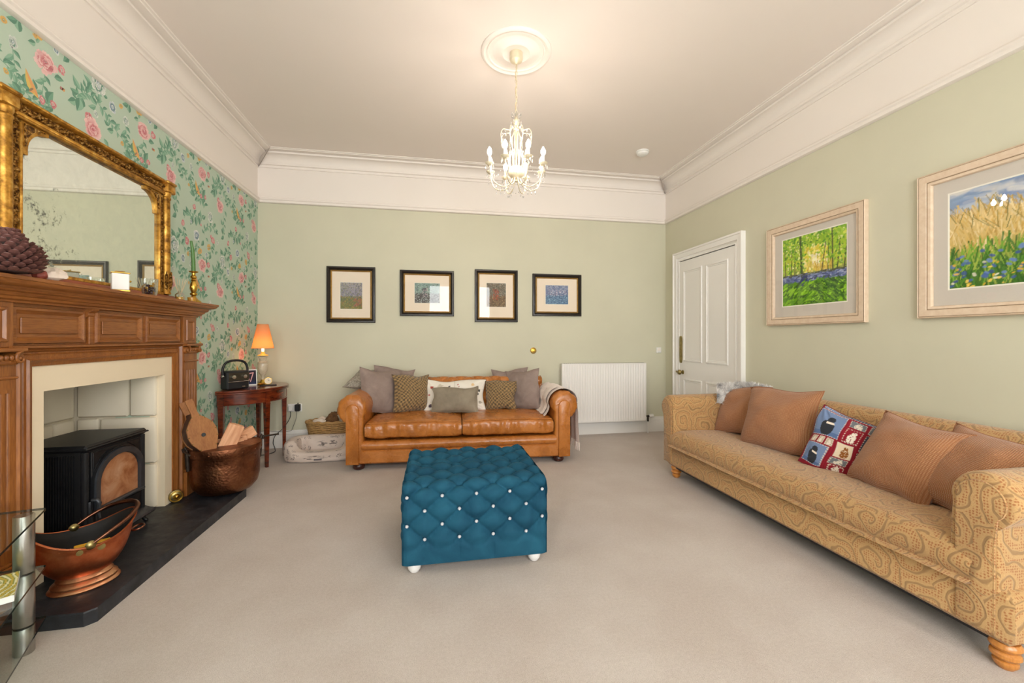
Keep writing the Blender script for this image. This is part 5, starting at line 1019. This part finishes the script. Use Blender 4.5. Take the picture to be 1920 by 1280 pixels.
for a in (-86, -33, 28, 86):
    c, s = .392*cos(radians(a)), .392*sin(radians(a)); c = max(c, .03); g = G(); g.X = Matrix.Translation((c, s, 0)) @ Matrix.Rotation(radians(a), 4, 'Z')
    q = [(-.021, -.021), (.021, -.021), (.021, .021), (-.021, .021)]; g.ext(q, 'z', 0, .7, [(0, .55, (0, 0)), (.6, 1, (0, 0)), (.70, 1.02, (0, 0))]); lg = obj('leg', g, 'mahogany', tb, 20)
    g = G(); g.X = Matrix.Translation((c, s, 0)) @ Matrix.Rotation(radians(a), 4, 'Z'); g.box(-.0235, .0235, -.0235, .0235, .585, .6, .003); obj('leg_collar', g, 'mahogany', tb)
lp = thing('table_lamp', 'alabaster urn table lamp with a peach shade on the side table', 'lamp', (-1.69, 4.53, TZ))
k = N('alabaster'); k.P(Base_Color=k.ramp(k.noise(k.co(), 12, 5, .6, 1.5), (.3, lin('B9A688')), (.6, lin('D9CBB2')), (.8, lin('C4A880'))), Roughness=.25, Subsurface_Weight=.15, Subsurface_Radius=(.02, .015, .01)); MATS['alabaster'] = k.m
obj('foot', G().lathe([(.05, 0), (.052, .008), (.045, .014), (.03, .02), (.022, .035), (.016, .05)], n=28), 'brass', lp, 40); obj('urn', G().lathe([(.016, .05), (.014, .075), (.02, .09), (.036, .115), (.044, .15), (.046, .2), (.044, .212), (.048, .22), (.036, .226), (.028, .235), (.032, .258), (.04, .268), (.04, .276), (.02, .28)], n=32), 'alabaster', lp, 50)
obj('lamp_collar', G().lathe([(.05, .285), (.046, .294), (.024, .3), (.018, .315), (.012, .325)], n=24), mat('glow_yellow_metal', 'E3C66A', .4, .2), lp, 40)  # collar's yellow has the bulb's glow put into its colour
k = N('lamp_shade'); d_ = k.n('BsdfDiffuse'); t_ = k.n('BsdfTranslucent'); d_.inputs[0].default_value = lin('E0AE80'); t_.inputs[0].default_value = lin('F0A868'); mx = k.n('MixShader', i0=.4, i1=d_, i2=t_); k.t.links.new(mx.outputs[0], k.t.nodes['Material Output'].inputs[0]); MATS['lamp_shade'] = k.m
lso = obj('lamp_shade', G().add(*(lambda n: ([(r*cos(2*pi*i/n), r*sin(2*pi*i/n), z) for i in range(n) for r, z in ((.098, .36), (.049, .60))], [(2*i, 2*((i+1) % n), 2*((i+1) % n)+1, 2*i+1) for i in range(n)]))(40)), 'lamp_shade', lp, 60)
obj('shade_ring', G().tube([(.049*cos(2*pi*i/30), .049*sin(2*pi*i/30), .598) for i in range(30)], .002, 5, True).tube([(.098*cos(2*pi*i/30), .098*sin(2*pi*i/30), .361) for i in range(30)], .002, 5, True), 'lamp_shade', lso)
obj('bulb', G().lathe([(0, .44), (.018, .43), (.022, .41), (.016, .385), (.01, .37), (.01, .33)], n=16), mat('lamp_bulb', 'FFD9A0', .3, emit='FFB860', es=18), lp, 60)
rd = thing('radio', 'black retro portable radio with a carry handle on the side table', 'radio', (-1.772, 4.135, TZ), 52)
obj('case', G().box(-.095, .095, -.058, .058, .004, .17, .012), 'black', rd); obj('dial_panel', G().box(-.085, .09, -.062, -.056, .085, .152, .002), mat('dial_bronze', '4A4438', .3, .6), rd)
for x in (-.05, .045): obj('dial_knob', G().lathe([(0, -.082), (.016, -.081), (.019, -.062)], (x, 0, .118), 18, ax='y'), mat('silver', 'C9C7C2', .25, 1), rd, 40)
obj('chrome_bar', G().box(-.092, .092, -.066, -.058, .072, .079, .002), 'silver', rd); obj('badge', G().box(.03, .055, -.0605, -.057, .025, .032), 'silver', rd, 0)
obj('carry_handle', G().tube(bez([(-.1, -.005, .125), (-.105, -.005, .19), (-.075, -.005, .245), (0, -.005, .262), (.075, -.005, .245), (.105, -.005, .19), (.1, -.005, .125)], 6), .0105, 8, flat=1), 'black', rd, 60)
for s2 in (-1, 1): obj('handle_pivot', G().lathe([(0, .012), (.011, .01), (.013, 0)] if s2 > 0 else [(.013, 0), (.011, -.01), (0, -.012)], (s2*.102, -.005, .125), 14, ax='x'), 'silver', rd, 40)
pcard = thing('greeting_card', 'dark photo card with pink neon strokes propped beside the lamp', 'card', (-1.775, 4.44, TZ+.001), 33); 
cv = Canvas(60, 70); cv.grad((0, '20305E'), (.3, '231F34'), (1, '2A2230'))
for q in ((.2, .25, .38, .8), (.38, .8, .5, .3), (.26, .5, .45, .52), (.55, .78, .8, .82), (.8, .82, .58, .2), (.15, .2, .3, .35)): cv.stroke(*q, .045, 'E08A90', .95); cv.stroke(*q, .02, 'F7D4CC', .9)
obj('card', G().box(-.066, .066, 0, .002, 0, .155), 'white_plastic', pcard, 0, None, (radians(-9), 0, 0)); obj('photo', G().grid(60, 70, lambda u, v: (-.058+.116*u, -.0008, .012+.135*v), col=cv.col), 'art_paint', pcard, 0, None, (radians(-9), 0, 0))
tr = tag(obj('trinket_tray', G().box(-.07, .07, -.035, .035, 0, .008, .003), 'black', None, 20, (-1.60, 4.42, TZ), (0, 0, radians(25))), 'small black tray in front of the table lamp', 'tray')
dc = thing('desk_clock', 'tiny round pale clock leaning against the lamp foot', 'clock', (-1.615, 4.455, TZ+.0085), 22); obj('clock_face', G().lathe([(0, -.006), (.03, -.006), (.033, -.002), (.033, .006), (0, .008)], (0, 0, .033), 24, ax='y'), 'mount_cream', dc, 40, None, (radians(-14), 0, 0)); obj('rim', G().tube([(.032*cos(2*pi*i/28), -.005, .033+.032*sin(2*pi*i/28)) for i in range(28)], .0028, 6, True), 'brass', dc, 60, None, (radians(-14), 0, 0)); obj('clock_hand', G().box(-.001, .001, -.0075, -.0065, .033, .055).box(0, .014, -.0075, -.0065, .032, .034), 'black', dc, 0, None, (radians(-14), 0, 0))
tag(obj('trinket_dish', G().lathe([(0, 0), (.02, 0), (.032, .012), (.03, .013), (.018, .004), (0, .004)], (-1.655, 4.385, TZ+.0085), 20), 'brass', None, 40), 'little brass trinket dish on the black tray', 'dish')
# ------------------------------------------------------------------ dog bed and basket
k = N('sprig_cotton'); u = k.co('UV'); vo_ = k.n('TexVoronoi', voronoi_dimensions='2D'); k.put(vo_.inputs['Vector'], u); vo_.inputs['Scale'].default_value = 10.5; vo_.inputs['Randomness'].default_value = .45
sp_ = k.math('MULTIPLY', k.ramp(vo_.outputs[0], (.2, 1), (.32, 0)), k.ramp(k.noise(u, 75, 2), (.50, 0), (.56, 1))); k.P(Base_Color=k.mix(k.math('MULTIPLY', sp_, .85), k.ramp(k.noise(u, 5, 3), (.3, lin('CDBBAE')), (.7, lin('DDCEC2'))), lin('4A3F3C')), Roughness=.9, Sheen_Weight=.15); k.bump(k.noise(k.co(), 22, 4), .25, .01); MATS['sprig_cotton'] = k.m
db = thing('dog_bed', 'cream dog bed printed with dark sprigs on the floor by the leather sofa', 'dog bed', (-1.105, 4.455, 0))
def ringpt(u, v):
    a = 2*pi*u; ca, sa = cos(a), sin(a); e = .42; cx_, cy_ = .285*math.copysign(abs(ca)**e, ca), .135*math.copysign(abs(sa)**e, sa)
    fr_ = max(0, -sa)**2*(1-abs(ca)**6); hgt = .2-.10*fr_; w_ = .062; b = 2*pi*v; q = .5
    zc = hgt/2; rz_ = hgt/2*(1+.05*nz(u*14, 1)); x = cx_+ca*w_*math.copysign(abs(cos(b))**q, cos(b))*1.0; y = cy_+sa*w_*math.copysign(abs(cos(b))**q, cos(b))
    return (x+.006*nz(u*20, v*3, 4), y+.006*nz(u*20, v*3, 8), max(.002, zc+rz_*math.copysign(abs(sin(b))**.7, sin(b))+.004*nz(u*18, v*4)))
g = G(); g.grid(97, 25, ringpt, uv=lambda u, v: (u*1.7, v*.6)); obj('bolster', g, 'sprig_cotton', db, 80)
g = G(); g.grid(30, 20, lambda u, v: (-.27+.54*u, -.12+.24*v, .035+.03*(1-(2*u-1)**4)*(1-(2*v-1)**4)+.005*nz(u*6, v*6)), uv=lambda u, v: (u*.54, v*.24)); obj('inner_pad', g, 'sprig_cotton', db, 80)
obj('maker_tab', G().box(-.035, .035, -.207, -.202, .028, .042), mat('grey_tab', '6A6264', .8), db, 0)
mat('wicker', 'B08A55', .7, 0, .25, 60, .4, 90); mat('fleece', 'E2D5C6', .95, 0, .06, 30, .4, 60); mat('brown_plaid', '6A4A2C', .9, 0, .4, 40, .3, 80); mat('leaf_cloth', 'B5AC98', .9, 0, .35, 25, .2, 60)
bk_ = thing('wicker_basket', 'oval wicker basket of blankets between the side table and sofa', 'basket', (-1.10, 4.775, 0))
rows = 16
for i in range(rows):
    t = i/(rows-1); rx, ry = .19+.06*t, .085+.04*t; obj('woven_coil', G().tube([(rx*cos(2*pi*j/48), ry*sin(2*pi*j/48), .012+.28*t+.004*sin(j*1.57+i)) for j in range(48)], .0115, 6, True), 'wicker', bk_, 60)
obj('basket_floor', G().lathe([(0, .005), (1, .005), (1, .015), (0, .015)], n=40, sx=.19, sy=.085), 'wicker', bk_); obj('braided_rim', G().tube([(.253*cos(2*pi*j/80), .128*sin(2*pi*j/80), .302+.005*sin(j*1.3)) for j in range(80)], .015, 7, True), 'wicker', bk_, 60)
def lump(name, label, cat, loc, sx, sy, sz, m, seed, rz=0):
    def f(u, v):
        a, b = 2*pi*u, pi*(v-.5); x, y, z = cos(a)*cos(b), sin(a)*cos(b), sin(b); q = 1+.28*nz(x*1.8+seed, y*1.8, z*1.8)+.12*nz(x*5+seed, y*5, z*5); return (x*sx*q, y*sy*q, z*sz*q)
    return tag(obj(name, G().grid(40, 24, f, cu=True), m, None, 80, loc, (0, 0, radians(rz))), label, cat, 'blankets in the wicker basket')
lump('folded_blanket', 'white fleece blanket at the left of the wicker basket', 'blanket', (-1.20, 4.775, .265), .10, .085, .075, 'fleece', 1); lump('folded_blanket', 'brown woven blanket in the middle of the wicker basket', 'blanket', (-1.08, 4.79, .30), .085, .08, .085, 'brown_plaid', 4, 20); lump('folded_blanket', 'cream leaf patterned cloth at the right of the wicker basket', 'blanket', (-.965, 4.785, .31), .085, .08, .10, 'leaf_cloth', 8, -20)
# ------------------------------------------------------------------ ceiling rose, smoke alarm, chandelier
CX_, CY_ = .558, 2.86
ro = thing('ceiling_rose', 'round white plaster ceiling rose above the chandelier', 'ceiling rose', (CX_, CY_, H)); obj('outer_ring', G().lathe([(.245, 0), (.245, -.008), (.238, -.016), (.226, -.018), (.216, -.01), (.208, -.006), (.205, -.012), (.195, -.012), (.19, -.004)], n=64), 'white_paint', ro, 40); obj('inner_disc', G().lathe([(.19, -.003), (.12, -.006), (.11, -.014), (.095, -.016), (.085, -.008), (0, -.008)], n=48), 'white_paint', ro, 40)
sa = thing('smoke_alarm', 'round white smoke alarm on the ceiling near the door', 'smoke alarm', (2.19, 4.14, H)); obj('base', G().lathe([(.068, 0), (.068, -.012), (.062, -.016)], n=36), 'white_plastic', sa, 40); obj('cover', G().lathe([(.06, -.014), (.058, -.03), (.045, -.04), (.02, -.043), (0, -.043)], n=36), 'white_plastic', sa, 40)
ch = thing('chandelier', 'cream metal eight-arm chandelier with crystal drops and candle bulbs', 'chandelier', (CX_, CY_, 2.2))
mat('cream_brass', 'E0D4B8', .4, .25, .08, 20); mat('candle_sleeve', 'F3EBDD', .5); k = N('drop_crystal'); t = k.n('BsdfTransparent'); gl = k.n('BsdfGlossy'); gl.inputs['Roughness'].default_value = .02; lw = k.n('LayerWeight'); lw.inputs[0].default_value = .6; mx = k.n('MixShader', i0=lw.outputs[1], i1=t, i2=gl); dfu = k.n('BsdfTranslucent'); mx = k.n('MixShader', i0=.3, i1=mx, i2=dfu); k.t.links.new(mx.outputs[0], k.t.nodes['Material Output'].inputs[0]); MATS['drop_crystal'] = k.m
Z = lambda z: z-2.2
obj('canopy', G().lathe([(.044, Z(3.192)), (.046, Z(3.15)), (.042, Z(3.137)), (.02, Z(3.128)), (.006, Z(3.118)), (0, Z(3.112))], n=32), 'cream_brass', ch, 40)
lk = obj('chain_link', G().tube([(.0075*cos(t), 0, .0175*sin(t)) for t in [2*pi*i/14 for i in range(14)]], .0022, 6, True), 'cream_brass', ch, 60, (0, 0, Z(3.105)))
for i in range(1, 14): inst(lk, ch, (0, 0, Z(3.105-i*.0272)), (0, 0, radians(90*(i % 2))))
obj('flex', G().tube([(.006*sin(i*.9), .006*cos(i*.9), Z(3.12-.38*i/24)) for i in range(25)], .0022, 5), 'reed', ch)
obj('finial', G().lathe([(.0, Z(2.765)), (.008, Z(2.755)), (.01, Z(2.735)), (.02, Z(2.725)), (.024, Z(2.71)), (.02, Z(2.695)), (.01, Z(2.685)), (.014, Z(2.665)), (.02, Z(2.655)), (.008, Z(2.64)), (0, Z(2.635))], n=20), 'cream_brass', ch, 50)
cr = obj('crystal_drop', G().lathe([(0, .016), (.006, .004), (.0075, -.004), (.004, -.012), (0, -.016)], n=6), 'drop_crystal', ch, 0, (.03, 0, Z(2.76)), (0, radians(30), 0))
for i in range(6): a = 2*pi*i/6+.4; inst(cr, ch, (.028*cos(a), .028*sin(a), Z(2.755)), (0, radians(35), a), (1.4, 1.4, 1.3)); inst(cr, ch, (.034*cos(a+.5), .034*sin(a+.5), Z(2.705)), None, (1, 1, 1))
obj('hub', G().lathe([(0, Z(2.40)), (.024, Z(2.398)), (.046, Z(2.387)), (.056, Z(2.36)), (.05, Z(2.335)), (.028, Z(2.315)), (.012, Z(2.305)), (.014, Z(2.295)), (0, Z(2.285))], n=28), 'cream_brass', ch, 60)
obj('centre_rod', G().tube([(0, 0, Z(2.64)), (0, 0, Z(2.39))], .006, 8), 'cream_brass', ch)
mat('bulb_glow', 'FFF2DD', .3, emit='FFF0E2', es=BULB); mat('bulb_off', 'F2EEE6', .2)
for i in range(8):
    a = 2*pi*(i+.5)/8+radians(-10); c, s = cos(a), sin(a); P_ = lambda r, z: (r*c, r*s, Z(z))
    wv = obj('cage_wire', G().tube(bez([P_(.012, 2.655), P_(.03, 2.675), P_(.05, 2.645), P_(.095, 2.645), P_(.114, 2.61), P_(.108, 2.56), P_(.07, 2.50), P_(.06, 2.43), P_(.05, 2.385)], 5), .0026, 6).tube(bez([P_(.012, 2.645), P_(.03, 2.60), P_(.028, 2.52), P_(.048, 2.45), P_(.04, 2.385)], 5), .003, 6), 'cream_brass', ch, 60)
    for j in range(8): inst(cr, ch, P_(.05+.06*sin(pi*min(1, (j+1)/6)), 2.635-.028*j), (0, 0, a), (.8, .8, .65))
    am = obj('arm', G().tube(bez([P_(.02, 2.33), P_(.045, 2.275), P_(.10, 2.245), P_(.165, 2.27), P_(.192, 2.33), P_(.198, 2.38)], 6), .0042, 7), 'cream_brass', ch, 60)
    obj('drip_dish', G().lathe([(.004, -.004), (.018, 0), (.03, .012), (.031, .015), (.028, .014), (.014, .006), (0, .006)], (.198*c, .198*s, Z(2.378)), 20), 'cream_brass', am, 50); obj('candle_sleeve', G().lathe([(.0095, 0), (.0095, .058), (.006, .06)], (.198*c, .198*s, Z(2.384)), 14), 'candle_sleeve', am, 40)
    off = (c < -.6 and s > 0 and s < .7)
    obj('candle_bulb', G().lathe([(.006, 0), (.012, .008), (.0165, .022), (.014, .036), (.007, .05), (.001, .06)], (.198*c, .198*s, Z(2.443)), 14), 'bulb_off' if off else 'bulb_glow', am, 60)
    for j in range(5): b = 2*pi*j/5; inst(cr, ch, (.198*c+.027*cos(b), .198*s+.027*sin(b), Z(2.365-.004*(j % 2))), None, (.75, .75, 1.0))
    a2 = a+pi/8
    for j in range(9):                                      # swag of crystal beads to the next arm
        t = j/8; q = a+(2*pi/8)*t; inst(cr, ch, (.192*cos(q), .192*sin(q), Z(2.37-.09*sin(pi*t))), None, (.5, .5, .35))
    for j in range(4): inst(cr, ch, P_(.06+.03*j, 2.235-.012*sin(j)), None, (.6, .6, .7))
